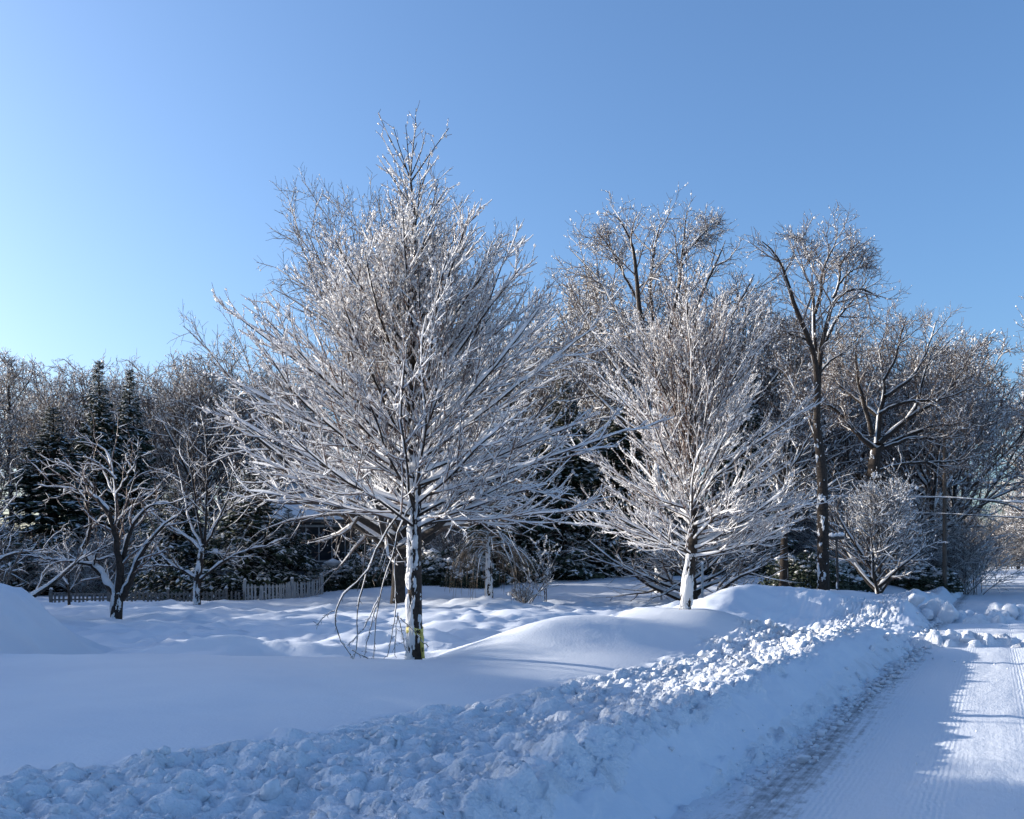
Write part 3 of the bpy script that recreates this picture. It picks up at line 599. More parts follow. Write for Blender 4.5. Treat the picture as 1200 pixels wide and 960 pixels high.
# ------------------------------------------------------------------ other bare trees
def bare_tree(name, label, cat, loc, seed, hgt, base_r, split, nlimb, llen, ang, n2, n3, n4, twig=0.7, group=None, wig=0.16, trop=0.35, droop=0.0,
              snow=1.0, flare=1.25, tr_end=0.8, rt=0.006, bark='bark_grey', tw='twig_far', l2=0.55, beads=0, fit=None, fitw=None, rr1=.62, bare=False, dec=.75, l1lo=.18):
    r = np.random.default_rng(seed); root = thing(name, label, cat, loc, 0, group)
    n = 9; pts = [(0, 0, -0.3), (0, 0, .35)]
    for k in range(1, n): f = k / (n - 1); pts.append((r.normal(0, .03) * hgt * f * .5, r.normal(0, .03) * hgt * f * .5, .35 + (hgt * tr_end - .35) * f))
    rad = [base_r * flare, base_r] + [base_r * (1 - .86 * (k / (n - 1)) ** .9) for k in range(1, n)]
    tk = line(pts, rad, 24)
    L1 = grow(*tk, nlimb, split, .99, lambda tt, pl: llen * hgt * (1.15 - dec * (tt - split) / (1 - split)), lambda tt: np.radians(ang[0] + (ang[1] - ang[0]) * (tt - split) / (1 - split)), 9, r,
              trop, wig, rr1, rt * 1.6, lj=.3)
    L2 = grow(*L1, n2, l1lo, .99, lambda tt, pl: pl * (l2 - .3 * tt), math.radians(42), 6, r, trop * .8 - droop * .4, wig * 1.1, .62, rt * 1.2)
    L3 = grow(*L2, n3, .15, 1.0, lambda tt, pl: .25 * twig + pl * (.42 - .2 * tt), math.radians(42), 4, r, .15 - droop, wig, .62, rt * .9)
    Part().quads(tubes(*tk, 9)).build('trunk', M[bark], root)
    Part().quads(tubes(*L1, 5)).build('limbs', M[bark], root)
    cr = Part().quads(tubes(*L2, 4)).quads(tubes(*L3, 3))
    sn = Part().quads(snow_on(*tk, r, 0, 0, .25, .5, .1, .5, 5, vert=.25)) if not bare else Part()
    sn.quads(snow_on(*L1, r, .02 * snow, .03 * snow, .8 * snow, .9, .2, .7, 4, gap=.1)).quads(snow_on(*L2, r, .010 * snow, .014 * snow, .8, .9, .25, .75, 4 if snow > .9 else 3, gap=.25))
    sn.quads(snow_on(*L3, r, .006 * snow, .009 * snow, .8, .9, .3, .8, 3, gap=.5))
    if n4:
        L4 = grow(*L3, n4, .1, 1.0, lambda tt, pl: twig * .45 + 0 * tt, math.radians(38), 3, r, .05 - droop, wig, .7, rt * .75)
        cr.quads(tubes(*L4, 3)); 
        if beads: cr2 = blobs(pick(L4[0], beads, r), rt * 2.6 * np.exp(r.normal(0, .4, beads)), r)
    elif beads: cr2 = blobs(pick(L3[0], beads, r), rt * 2.6 * np.exp(r.normal(0, .4, beads)), r)
    if beads: sn.tris(cr2)
    if fit:
        Q = L3[0].reshape(-1, 3); k = fit / np.percentile(Q[:, 2], 99.8); kw = k if not fitw else fitw / np.percentile(np.abs(Q[:, 0]), 98); root.scale = (kw, kw, k)
    cr.build('crown', M[tw], root); sn.build('snow_cover', M['tsnow'], root)
    return root
def at(u, D): x = px(u, D); return (x, D, groundz(x, D))

# the big beech behind the first maple
def ht(u, v, D): return pz(v, D) - groundz(px(u, D), D)
bare_tree('beech_tree', 'huge round-crowned bare tree towering behind the foreground maple', 'tree', at(466, 38), 3, 16.6, .36, .20, 44, .46, (74, 16), 10, 7, 5,
          twig=.9, trop=.20, droop=.02, rt=.0085, wig=.13, beads=9000, tr_end=.50, l2=.5, fit=ht(466, 212, 38), fitw=6.1, dec=.10)
def traced(name, label, u0, D, limbs, seed, n2, n3, n4, l2, rt, twig=.5, wig=.2, trop=.3, snow=1.0, tw='twig_far', beads=0, spread=.35, n2lo=.2, tsn=.15):
    # main limbs laid out where the photograph shows them, at the trunk's own distance and spread in depth
    r = np.random.default_rng(seed); g = at(u0, D); root = thing(name, label, 'tree', g); A = []; B = []
    for k, (pts, r0, r1) in enumerate(limbs):
        sg = (1 if k % 2 else -1) * r.uniform(.4, 1.0) * spread if k else 0.0; P = []
        for (u, v) in pts:
            d = sg * math.hypot((u - pts[0][0]) / F * D, (v - pts[0][1]) / F * D)
            P.append((px(u, D + d) - g[0], d, pz(v, D + d) - g[2]))
        if k == 0: P = [(P[0][0], 0, -.4)] + P
        q_, w_ = line(P, np.linspace(r0, r1, len(P)), 18); q_[0, 1:-1] += r.normal(0, .012 if k else 0, (16, 3)); A.append(q_); B.append(w_)
    Part().quads(tubes(A[0], B[0], 10)).build('trunk', M['bark'], root)
    L1 = (np.concatenate(A[1:]), np.concatenate(B[1:])); Part().quads(tubes(*L1, 6)).build('limbs', M['bark'], root)
    L2 = grow(*L1, n2, n2lo, .93, lambda tt, pl: pl * (l2 - l2 * .35 * tt) + .2, math.radians(40), 7, r, trop, wig, .6, rt * 1.15, rmax=.03)
    L3 = grow(*L2, n3, .15, 1.0, lambda tt, pl: .2 * twig + pl * (.42 - .2 * tt), math.radians(42), 5, r, trop * .6, wig, .62, rt * .9)
    cr = Part().quads(tubes(*L2, 4)).quads(tubes(*L3, 3))
    sn = Part().quads(snow_on(*L1, r, .012 * snow, .018 * snow, .8 * snow, .9, .15, .6, 5, gap=.08, vert=.3)).quads(snow_on(*L2, r, .008 * snow, .012 * snow, .8, .9, .25, .75, 4, gap=.25)).quads(snow_on(*L3, r, .005 * snow, .007 * snow, .8, .9, .3, .8, 3, gap=.5))
    last = L3
    if n4:
        last = grow(*L3, n4, .1, 1.0, lambda tt, pl: twig * .45 + 0 * tt, math.radians(38), 3, r, .1, wig, .7, rt * .75); cr.quads(tubes(*last, 3))
    if beads: sn.tris(blobs(pick(last[0], beads, r), rt * 2.6 * np.exp(r.normal(0, .4, beads)), r))
    sn.quads(trunk_snow(A[0], B[0], seed, cover=tsn, side=(-.7, -.7), thick=.02, zmax=float(A[0][0, -1, 2]), fine=2.5))
    cr.build('crown', M[tw], root); sn.build('snow_cover', M['tsnow'], root)
    return root
traced('bare_tree', 'tall dark trunked tree with a high open crown of crooked limbs', 964, 36, [([(965, 672), (964, 600), (964, 557), (961, 530), (957, 497)], .24, .15),
    ([(963, 540), (956, 513), (948, 492), (938, 470), (930, 452), (918, 436), (903, 425)], .10, .02), ([(957, 497), (958, 470), (958, 440), (952, 403), (937, 375), (929, 353), (924, 333), (917, 315), (916, 300), (907, 293), (893, 283)], .13, .015),
    ([(957, 495), (958, 450), (954, 402), (953, 377), (955, 353), (952, 337), (942, 318), (930, 298), (923, 280)], .12, .015), ([(955, 368), (961, 353), (963, 333), (962, 327), (965, 312), (973, 300), (980, 282), (982, 266)], .07, .012),
    ([(962, 330), (952, 315), (942, 293), (937, 272)], .05, .012), ([(957, 495), (959, 460), (960, 418), (968, 380), (973, 360), (978, 347), (990, 338), (1013, 336), (1025, 343), (1031, 350)], .12, .012),
    ([(977, 349), (984, 332), (983, 317), (987, 307), (997, 293), (1007, 283)], .06, .012), ([(984, 332), (997, 318), (1018, 308)], .04, .012), ([(968, 400), (972, 390), (978, 377), (987, 367), (1007, 343), (1016, 325)], .07, .012),
    ([(952, 402), (938, 395), (925, 392), (908, 380), (900, 365)], .05, .012), ([(958, 440), (970, 425), (985, 415), (1002, 400), (1012, 385)], .05, .012)], 15, 10, 6, 4, .27, .0072, twig=.8, wig=.24, trop=.10, beads=2600, n2lo=.25, snow=.32, tsn=-.4)
traced('bare_tree', 'broad bare tree rising behind the leaning maple with upswept limbs', 775, 42, [([(775, 692), (772, 560), (770, 478)], .30, .22),
    ([(770, 482), (750, 420), (738, 394), (715, 350), (701, 325), (668, 292)], .13, .015), ([(770, 478), (757, 400), (747, 350), (745, 300), (738, 270), (724, 255)], .14, .015), ([(769, 476), (765, 390), (762, 330), (768, 280), (775, 256)], .13, .015),
    ([(771, 476), (785, 390), (795, 340), (800, 300), (803, 258)], .13, .015), ([(772, 478), (800, 400), (820, 350), (838, 310), (850, 282)], .13, .015), ([(773, 490), (815, 430), (845, 390), (870, 350), (884, 322)], .11, .015),
    ([(769, 492), (735, 450), (700, 400), (680, 360), (662, 342)], .11, .015), ([(746, 350), (730, 320), (715, 290), (698, 270)], .06, .012), ([(800, 300), (818, 280), (835, 264)], .06, .012), ([(772, 520), (820, 480), (865, 440), (900, 400)], .09, .015), ([(770, 520), (725, 490), (685, 450), (655, 420)], .09, .015)],
    8, 11, 7, 5, .26, .0082, twig=.9, wig=.20, trop=.10, snow=.8, beads=7000, n2lo=.3)
traced('oak_tree', 'wide spreading bare oak with heavy low limbs right of the tall tree', 1024, 48, [([(1024, 668), (1024, 600), (1023, 547), (1027, 526)], .36, .27),
    ([(1027, 528), (1040, 522), (1058, 513), (1078, 505), (1097, 498), (1120, 498), (1148, 488)], .16, .02), ([(1037, 525), (1070, 512), (1087, 514), (1105, 515), (1125, 510)], .10, .02),
    ([(1030, 520), (1040, 508), (1062, 495), (1078, 472), (1077, 457), (1083, 440), (1092, 415), (1100, 395)], .15, .02), ([(1065, 490), (1095, 472), (1108, 462), (1118, 450), (1132, 428), (1140, 410)], .10, .02),
    ([(1028, 520), (1030, 487), (1035, 473), (1037, 453), (1035, 440), (1030, 410), (1022, 382)], .17, .02), ([(1031, 485), (1043, 477), (1062, 470), (1087, 470), (1112, 466), (1135, 455)], .10, .02),
    ([(1037, 465), (1058, 452), (1072, 440), (1085, 415), (1093, 390), (1098, 375)], .10, .02), ([(1025, 527), (1003, 508), (987, 487), (973, 475), (958, 470)], .13, .02), ([(1027, 487), (1013, 475), (995, 462), (985, 453), (978, 443), (974, 420)], .10, .02),
    ([(1022, 510), (1016, 483), (1010, 465), (1004, 440), (1002, 410), (1005, 385)], .13, .02), ([(1030, 552), (1052, 544), (1080, 542), (1120, 541), (1148, 534)], .09, .02), ([(1036, 445), (1050, 420), (1055, 395), (1062, 372)], .08, .02), ([(1012, 470), (990, 440), (985, 410), (980, 392)], .06, .02)],
    29, 11, 7, 4, .36, .0088, twig=.9, wig=.26, trop=.35, beads=2600, n2lo=.22, snow=.38, tsn=-.6)
bare_tree('ornamental_tree', 'small frosted multi-stemmed tree right of the snow-capped sign post', 'tree', at(1030, 38), 31, 4.4, .10, .10, 26, .62, (48, 14), 9, 6, 0,
          twig=.7, trop=.25, rt=.006, wig=.15, tr_end=.55, snow=.9, beads=4500, fit=ht(1030, 545, 38), fitw=2.1)
bare_tree('crabapple_tree', 'low dark-limbed tree spreading from the ground behind the leaning maple', 'tree', at(812, 38), 36, 4.2, .17, .06, 18, .8, (72, 30), 9, 6, 0,
          twig=.7, trop=.25, rt=.006, wig=.16, tr_end=.5, bark='bark', fit=3.6, fitw=3.6, rr1=.5)
traced('apple_tree', 'forked snow-edged apple tree on the left lawn near the picket fence', 137, 28, [([(136, 727), (137, 712), (139, 694)], .185, .15),
    ([(138, 704), (131, 690), (120, 675), (110, 664), (100, 648), (97, 642)], .105, .06), ([(97, 643), (105, 628), (106, 610), (103, 590), (92, 578), (86, 560)], .05, .012), ([(109, 662), (95, 660), (80, 657), (70, 658), (40, 652), (22, 650)], .05, .012),
    ([(139, 697), (141, 680), (141, 660), (138, 648), (135, 635), (134, 617), (128, 600), (118, 588), (107, 580)], .12, .04), ([(131, 614), (124, 597), (112, 582), (95, 576), (73, 571), (63, 572), (44, 568)], .05, .012), ([(112, 583), (106, 567), (96, 559), (79, 546), (64, 538)], .035, .01),
    ([(137, 645), (137, 610), (136, 580), (135, 560), (131, 545), (129, 530), (117, 520), (90, 518)], .06, .012), ([(135, 562), (124, 550), (110, 540), (98, 535)], .03, .01), ([(136, 580), (148, 560), (158, 545), (165, 520)], .03, .01),
    ([(141, 668), (146, 645), (152, 625), (158, 612), (166, 600), (182, 588), (200, 590)], .075, .012), ([(135, 625), (142, 605), (150, 590), (155, 572), (160, 555), (158, 530)], .05, .012), ([(142, 702), (150, 690), (156, 675), (160, 660), (166, 648), (176, 635), (184, 622), (196, 612), (212, 602)], .10, .015),
    ([(112, 656), (125, 655), (140, 648), (165, 640), (182, 632)], .03, .012), ([(110, 662), (113, 648), (122, 637), (128, 625)], .025, .01)], 51, 6, 5, 0, .40, .0048, wig=.28, trop=.25, snow=.9, tw='twig')
traced('apple_tree', 'snow-plastered lawn tree in front of the dark spruce and fence', 231, 37, [([(231, 711), (231, 683), (235, 658), (237, 641)], .15, .11),
    ([(229, 677), (208, 666), (195, 658), (185, 644), (180, 636)], .06, .02), ([(200, 664), (185, 663), (168, 664)], .035, .012), ([(235, 645), (222, 632), (212, 625), (197, 616), (181, 604), (168, 588)], .07, .015), ([(197, 615), (212, 601), (227, 589), (240, 581)], .035, .012),
    ([(237, 641), (227, 623), (221, 608), (215, 575), (208, 545)], .055, .012), ([(239, 641), (241, 617), (242, 589), (243, 540), (240, 500)], .06, .012), ([(240, 640), (250, 617), (258, 604), (277, 592), (290, 575)], .05, .012), ([(238, 639), (232, 608), (229, 589), (222, 540), (216, 495)], .055, .012),
    ([(240, 640), (254, 614), (262, 598), (270, 570), (276, 525)], .05, .012), ([(233, 681), (243, 673), (260, 659), (270, 652), (293, 644), (316, 639), (330, 631)], .055, .012), ([(237, 652), (243, 649), (250, 646), (262, 652), (278, 661)], .03, .012)], 58, 8, 5, 0, .34, .0058, wig=.18, trop=.35, snow=1.0)
bare_tree('apple_tree', 'lawn tree at the left edge reaching snowy boughs into view', 'tree', at(-45, 25), 63, 5.4, .17, .2, 11, .66, (66, 30), 6, 5, 0,
          twig=.5, trop=.25, rt=.005, wig=.30, tr_end=.45, bark='bark', snow=.9, rr1=.48)
bare_tree('sapling', 'thin snowy sapling by the fence left of the apple tree', 'tree', at(81, 36), 66, 3.4, .05, .3, 8, .35, (50, 25), 4, 3, 0, twig=.4, rt=.006, wig=.14, tr_end=.7)

def weeping(label, loc, seed, hgt, n=30):
    r = np.random.default_rng(seed); root = thing('weeping_cherry', label, 'tree', loc)
    tk = line([(0, 0, -.2), (.02, 0, hgt * .25), (0, .03, hgt * .5), (.03, 0, hgt * .62)], [.17, .13, .12, .09], 14)
    L1 = grow(*tk, n, .72, 1, lambda tt, pl: hgt * .52 + 0 * tt, math.radians(52), 12, r, lambda tf: -2.6 + 0 * tf, .07, .4, .006, lj=.4, rmax=.03)
    L2 = grow(*L1, 5, .2, .9, lambda tt, pl: pl * .6, math.radians(25), 8, r, -2.2, .07, .6, .005)
    Part().quads(tubes(*tk, 9)).build('trunk', M['bark'], root); Part().quads(tubes(*L1, 4)).quads(tubes(*L2, 3)).build('crown', M['twig_tan'], root)
    sn = Part().quads(snow_on(*L1, r, .006, .008, .7, .9, .3, .8, 4)).quads(snow_on(*L2, r, .003, .004, .6, .8, .5, .9, 3)).quads(trunk_snow(*tk, 4.0, cover=.35, side=(-.6, -.8), zmax=hgt * .6))
    sn.build('snow_cover', M['tsnow'], root); return root
weeping('small weeping tree with trailing tan twigs behind the foreground maple', at(573, 37), 5, 4.1)

# ------------------------------------------------------------------ shrubs and evergreens
def bush(name, label, cat, seed, hgt, n1, spread, n2, n3, rt=.006, tw='twig_far', snow=1.0, group=None, bead=400):
    r = np.random.default_rng(seed); root = thing(name, label, cat, group=group)
    b = np.zeros((n1, 2, 3)); b[:, :, :2] = r.normal(0, .10 * hgt, (n1, 1, 2)); b[:, 0, 2] = -.2; b[:, 1, 2] = .02; R = np.full((n1, 2), .02)
    L1 = grow(b, R, 1, .9, 1, hgt, lambda tt: np.radians(spread) * np.sqrt(r.random(tt.shape)) * 1.3, 8, r, .15, .18, .9, rt, lj=.3)
    L2 = grow(*L1, n2, .15, 1, lambda tt, pl: pl * (.55 - .35 * tt), math.radians(40), 5, r, .2, .16, .7, rt)
    L3 = grow(*L2, n3, .1, 1, lambda tt, pl: .12 + pl * .35, math.radians(40), 3, r, .1, .16, .7, rt * .8)
    Part().quads(tubes(*L1, 4)).quads(tubes(*L2, 3)).quads(tubes(*L3, 3)).build('stems', M[tw], root)
    sn = Part().quads(snow_on(*L1, r, .008 * snow, .012 * snow, .8, .9, .2, .7, 4)).quads(snow_on(*L2, r, .008 * snow, .012 * snow, .8, .9, .25, .8, 3)).quads(snow_on(*L3, r, .006 * snow, .010 * snow, .8, .9, .3, .8, 3, gap=.5))
    sn.tris(blobs(pick(L3[0], bead, r), .02 * np.exp(r.normal(0, .4, bead)), r)).build('snow_cover', M['tsnow'], root)
    return root
def evergreen_shrub(name, label, seed, a, b, c, n, leaf=.11, group=None, snowf=.5):
    r = np.random.default_rng(seed); root = thing(name, label, 'shrub', group=group)
    d = nrm(r.normal(size=(n, 3))); d[:, 2] = np.abs(d[:, 2]); k = .55 + .5 * r.random(n) ** .5; lumps_ = 1 + .22 * noise(d[:, 0] * 3 + seed, d[:, 1] * 3 + d[:, 2] * 2)
    c0 = d * np.array([a, b, c]) * (k * lumps_)[:, None]
    u = nrm(r.normal(size=(n, 3)) * np.array([1, 1, .45]) + d * .6); v = nrm(np.cross(u, d + .3 * r.normal(size=(n, 3)))); l = leaf * r.uniform(.7, 1.4, (n, 1))
    V = np.stack([c0, c0 + u * l * .5 + v * l * .22, c0 + u * l, c0 + u * l * .5 - v * l * .22], 1).reshape(-1, 3); i = np.arange(4 * n).reshape(n, 4)
    obj('foliage', mesh('foliage', V, i, mat=M['leaf'], smooth=False), root)
    m = int(n * .12 * snowf * 2); j = r.choice(n, m, p=(d[:, 2] ** 2 * k ** 2) / (d[:, 2] ** 2 * k ** 2).sum(), replace=False)
    obj('snow_cover', (lambda vt: mesh('snow_cover', vt[0], tris=vt[1], mat=M['tsnow']))(blobs(c0[j] + (0, 0, .03), leaf * .6 * np.exp(r.normal(0, .45, m)), r, .6)), root)
    stp = grow(np.array([[[0, 0, -.2], [0, 0, .1]]] * 6, float), np.full((6, 2), .03), 1, .9, 1, c * .9, math.radians(40), 5, r, .2, .2, .9, .01)
    Part().quads(tubes(*stp, 5)).build('stems', M['bark'], root); return root
def conifer(name, label, seed, hgt, rad, nb, group=None, snowf=.55, droop=.5, mat_='needle', base=.04, sp=.30):
    r = np.random.default_rng(seed); root = thing(name, label, 'tree', group=group)
    tk = line([(0, 0, -.3), (0, 0, hgt * .5), (r.normal(0, .05), 0, hgt * .985)], [.022 * hgt + .03, .012 * hgt + .02, .012], 12)
    L1 = grow(*tk, nb, base + .02, .995, lambda tt, pl: rad * (1.01 - tt) ** .95 + .04, lambda tt: np.radians(92 - 45 * tt ** 2), 8, r, lambda tf: -droop * (1.1 - tf) + .15, .10, .3, .006, lj=.25, rmax=.03)
    L2 = grow(*L1, 7, .2, 1.0, lambda tt, pl: .16 + pl * (.40 - .28 * tt), math.radians(48), 4, r, -.45 * droop - .1, .12, .6, .005, az=lambda tt, r: np.where(r.random(tt.shape) < .5, 1.57, -1.57) + r.normal(0, .35, tt.shape))
    Part().quads(tubes(*tk, 7)).build('trunk', M['bark'], root); Part().quads(tubes(*L1, 3)).build('limbs', M['bark'], root)
    def sprays(P, per, ln, wd):
        N, K = P.shape[:2]; f = ((np.arange(per) + r.random((N, per))) / per * (K - 1) * .999); k = f.astype(int); f = (f - k)[..., None]; ii = np.arange(N)[:, None]
        c0 = (P[ii, k] * (1 - f) + P[ii, k + 1] * f).reshape(-1, 3); T = nrm((P[ii, k + 1] - P[ii, k]).reshape(-1, 3)); n = len(c0)
        side = nrm(np.cross(T, UP)) * np.where(r.random((n, 1)) < .5, 1, -1)
        u = nrm(T * r.uniform(.3, .9, (n, 1)) + side * r.uniform(.2, .9, (n, 1)) - UP * (droop * .5 + .25) * r.random((n, 1)) + .15 * r.normal(size=(n, 3))); v = nrm(np.cross(u, UP)); tp = np.clip((hgt - c0[:, 2:]) / (hgt * .35), .3, 1); l = ln * r.uniform(.6, 1.3, (n, 1)) * tp; w = wd * r.uniform(.6, 1.3, (n, 1)) * tp
        return c0, u, v, l, w
    S1 = sprays(L2[0], 5, sp, sp * .24); S0 = sprays(L1[0], 6, sp, sp * .24); c0, u, v, l, w = [np.concatenate(z) for z in zip(S1, S0)]; n = len(c0)
    w_ = np.cross(v, u)
    ridge = c0 + u * l * .5 + UP * w * .35
    V = np.stack([c0, c0 + u * l * .5 + v * w - UP * w * .3, c0 + u * l, c0 + u * l * .5 - v * w - UP * w * .3, ridge], 1).reshape(-1, 3); i = 5 * np.arange(n)[:, None, None]
    obj('foliage', mesh('foliage', V, tris=(np.array([(0, 1, 4), (1, 2, 4), (2, 3, 4), (3, 0, 4)])[None] + i).reshape(-1, 3), mat=M[mat_], smooth=False), root)
    s = r.random(n) < snowf; c0, u, v, l, w = c0[s] + UP * .012 + UP * w[s] * .3, u[s], v[s], l[s] * .85, w[s] * .8; n = len(c0)
    V = np.stack([c0, c0 + u * l * .5 + v * w - UP * w * .2, c0 + u * l, c0 + u * l * .5 - v * w - UP * w * .2, c0 + u * l * .5 + UP * (w * .5 + .012)], 1).reshape(-1, 3); i = 5 * np.arange(n)[:, None, None]
    obj('snow_cover', mesh('snow_cover', V, tris=(np.array([(0, 1, 4), (1, 2, 4), (2, 3, 4), (3, 0, 4)])[None] + i).reshape(-1, 3), mat=M['tsnow'], smooth=False), root)
    return root
sp_a = conifer('spruce_tree', '', 1, 9.0, 3.4, 150, droop=.75, sp=.42, snowf=.42)
sp_b = conifer('spruce_tree', '', 2, 12.5, 2.3, 190, droop=.55, sp=.40, snowf=.35)
place(sp_a, True, 'wide dark spruce with snowy drooping boughs behind the white picket fence', at(292, 45.5), 0.4, (1.12, 1.12, .70), None)
place(sp_a, False, 'dark spruce boughs behind the fence left of the lawn tree', at(205, 47), 2.1, (.9, .9, .62), None)
place(sp_b, True, 'narrow conifer spire against the sky at far left, the left of the pair', at(116, 56), 0.0, 1.07, None)
place(sp_b, False, 'narrow conifer spire at far left, the right of the pair', at(152, 57), 2.4, 1.05, None)
place(sp_b, False, 'broad dark evergreen at the left edge behind the lawn trees', at(62, 53), 1.2, (1.6, 1.6, .82), None)
place(sp_a, False, 'dark evergreen rising behind the sunroom roof left of the huge tree', at(335, 62), 4.0, (1, 1, .9), None)
place(sp_b, False, 'dark evergreen half hidden behind the crown of the huge tree', at(592, 50), 5.0, (1.3, 1.3, .84), None)
place(sp_b, False, 'dark evergreen half hidden between the two maples', at(660, 51), 3.3, (1.3, 1.3, .9), None)

place(sp_b, False, 'dark evergreen added behind the leaning maple crown for shade', at(735, 52), 1.0, (1.3, 1.3, .86), None)  # added to shade the trees on the right and darken the background
place(sp_b, False, 'dark evergreen added for shade behind the right side of the leaning maple', at(872, 54), 2.0, (1.2, 1.2, .88), None)  # likewise added for its shade
rh = evergreen_shrub('rhododendron', '', 4, 1.5, 1.2, 1.6, 5200, leaf=.16)
place(sp_a, False, 'small dark spruce in front of the left end of the sunroom', at(338, 50), 1.5, (.62, .62, .5), None)
place(sp_a, False, 'low dark spruce under the right end of the sunroom', at(428, 52.5), 3.5, (.5, .5, .42), None)
rh2 = evergreen_shrub('rhododendron', 'dark leafy evergreen shrub left of the tall trunk on the right', 6, 1.8, 1.2, 1.5, 5000, leaf=.16, snowf=.12); rh2.location = at(942, 44)
for i, (u, D, s, lab) in enumerate([(670, 50, (.9, .9, .62), 'rounded snow-capped evergreen shrub right of the thin birch-like shrub'), (712, 52, (1.1, .9, .8), 'dark snow-capped shrub left of the back-turned sign'),
                                    (552, 47, (1.0, .8, .8), 'snowy shrub behind the weeping tree trunk'), (985, 47, (1.3, 1, .75), 'snowy shrub behind the snow-capped sign post'),
                                    (1075, 52, (1.6, 1, .8), 'dark snowy shrub under the frosted tree by the road'), (395, 50, (1.2, .8, .8), 'dark shrub below the sunroom windows'), (433, 49, (1.0, .8, 1.0), 'dark shrub left of the huge trunk'), (500, 49, (1.1, .8, .9), 'dark shrub right of the huge trunk')]):
    place(rh, i == 0, lab, at(u, D), i * 1.3, s, None)
bare_tree('yard_tree', 'black flared trunk standing behind the smooth right-hand snow mound', 'tree', at(919, 41), 71, 8.5, .20, .35, 14, .35, (50, 20), 8, 5, 0, flare=3.0, bark='bark', rt=.008, bare=True)

thin = bush('thin_shrub', 'thin frosted upright shrub right of the weeping tree', 'shrub', 8, 2.9, 7, 22, 5, 3, rt=.006); thin.location = at(632, 38)
dry = bush('dry_plant', 'tuft of dry tan stalks at the foot of the thin frosted shrub', 'plant', 9, .7, 22, 35, 3, 2, rt=.006, tw='twig_tan', bead=120); dry.location = at(614, 36.5)
br_a = bush('brush', '', 'shrub', 12, 3.6, 26, 42, 8, 5, rt=.009)
br_b = bush('brush', '', 'shrub', 13, 2.8, 30, 50, 8, 5, rt=.009, tw='twig_tan')
r = np.random.default_rng(31); used = {0: False, 1: False}
spots = [(u, r.uniform(50, 62)) for u in np.linspace(-10, 300, 15)] + [(u, r.uniform(52, 62)) for u in np.linspace(545, 1130, 24)] + [(u, r.uniform(66, 78)) for u in np.linspace(0, 1120, 20)]
for i, (u, D) in enumerate(spots):
    k = 1 if (u < 300 or i % 3 == 0) else 0; pr = (br_a, br_b)[k]
    lab = ('leafless grey-brown undergrowth shrub with snow at the edge of the woods', 'tan snow-dusted thicket shrub among the undergrowth')[k]
    place(pr, not used[k], lab, at(u + r.uniform(-8, 8), D), r.uniform(0, 6), r.uniform(.8, 1.35), ('undergrowth along the woods', 'tan thicket along the woods')[k]); used[k] = True

# woods: three kinds of bare tree copied through the background
wood = [bare_tree('woodland_tree', '', 'tree', (0, 0, 0), 81, 15.0, .22, .38, 18, .38, (46, 12), 9, 6, 3, twig=.9, rt=.011, wig=.22, trop=.4, tr_end=.62, dec=.4, beads=3800),
        bare_tree('woodland_tree', '', 'tree', (0, 0, 0), 82, 13.0, .20, .26, 20, .40, (56, 14), 9, 6, 3, twig=.9, rt=.011, wig=.22, trop=.35, tr_end=.58, dec=.4, beads=3800),
        bare_tree('woodland_tree', '', 'tree', (0, 0, 0), 83, 17.5, .22, .48, 16, .24, (50, 16), 8, 5, 3, twig=.8, rt=.011, wig=.20, trop=.5, tr_end=.82, beads=3000)]
wl_lab = ['bare upright woodland tree with snow on its limbs behind the lawn', 'bare bushy-crowned woodland tree behind the lawn', 'tall slim woodland tree with a bare lower trunk']
wl_grp = ['upright woodland trees', 'bushy woodland trees', 'tall slim woodland trees']
used = [False] * 3; r = np.random.default_rng(17)
def wd(k, u, D, top=None, s=None, x=None):
    x = px(u, D) if x is None else x; z = groundz(x, D) if st(x, D)[1] > -.5 else gz(x, D)
    if s is None: s = (pz(top, D) - z) / (15.0, 12.6, 17.0)[k]
    place(wood[k], not used[k], wl_lab[k], (x, D, z - .05), r.uniform(0, 6.28), (max(s, .75), max(s, .75), s), wl_grp[k]); used[k] = True
for k, u, D, top in [(2, 12, 62, 392), (0, 48, 70, 415), (1, 88, 66, 402), (0, 130, 72, 398), (1, 175, 64, 412), (0, 205, 70, 400), (1, 245, 62, 385), (0, 285, 66, 380), (1, -20, 60, 440), (1, 320, 70, 400),
                     (0, 360, 60, 420), (1, 560, 64, 380), (0, 610, 60, 350), (1, 650, 58, 330), (2, 690, 62, 285), (0, 720, 66, 320), (1, 840, 60, 300), (0, 870, 66, 330), (1, 900, 58, 345), (2, 925, 64, 340), (0, 985, 62, 390),
                     (1, 1005, 70, 370), (0, 1060, 66, 385), (1, 1090, 60, 370), (2, 1107, 74, 380), (1, 1130, 78, 375), (0, 1045, 80, 390), (0, 790, 72, 330), (1, 500, 76, 330), (2, 430, 74, 330), (0, 1120, 64, 420), (2, 1085, 72, 420)]:
    wd(k, u, D, top)
for k, u, D, top in [(0, 960, 88, 420), (1, 1010, 92, 425), (1, 700, 90, 400), (0, 880, 92, 410), (0, 60, 88, 440), (1, 140, 90, 440), (0, 230, 92, 430), (1, 760, 86, 400), (0, 620, 90, 420), (1, 540, 92, 420)]: wd(k, u, D, top)
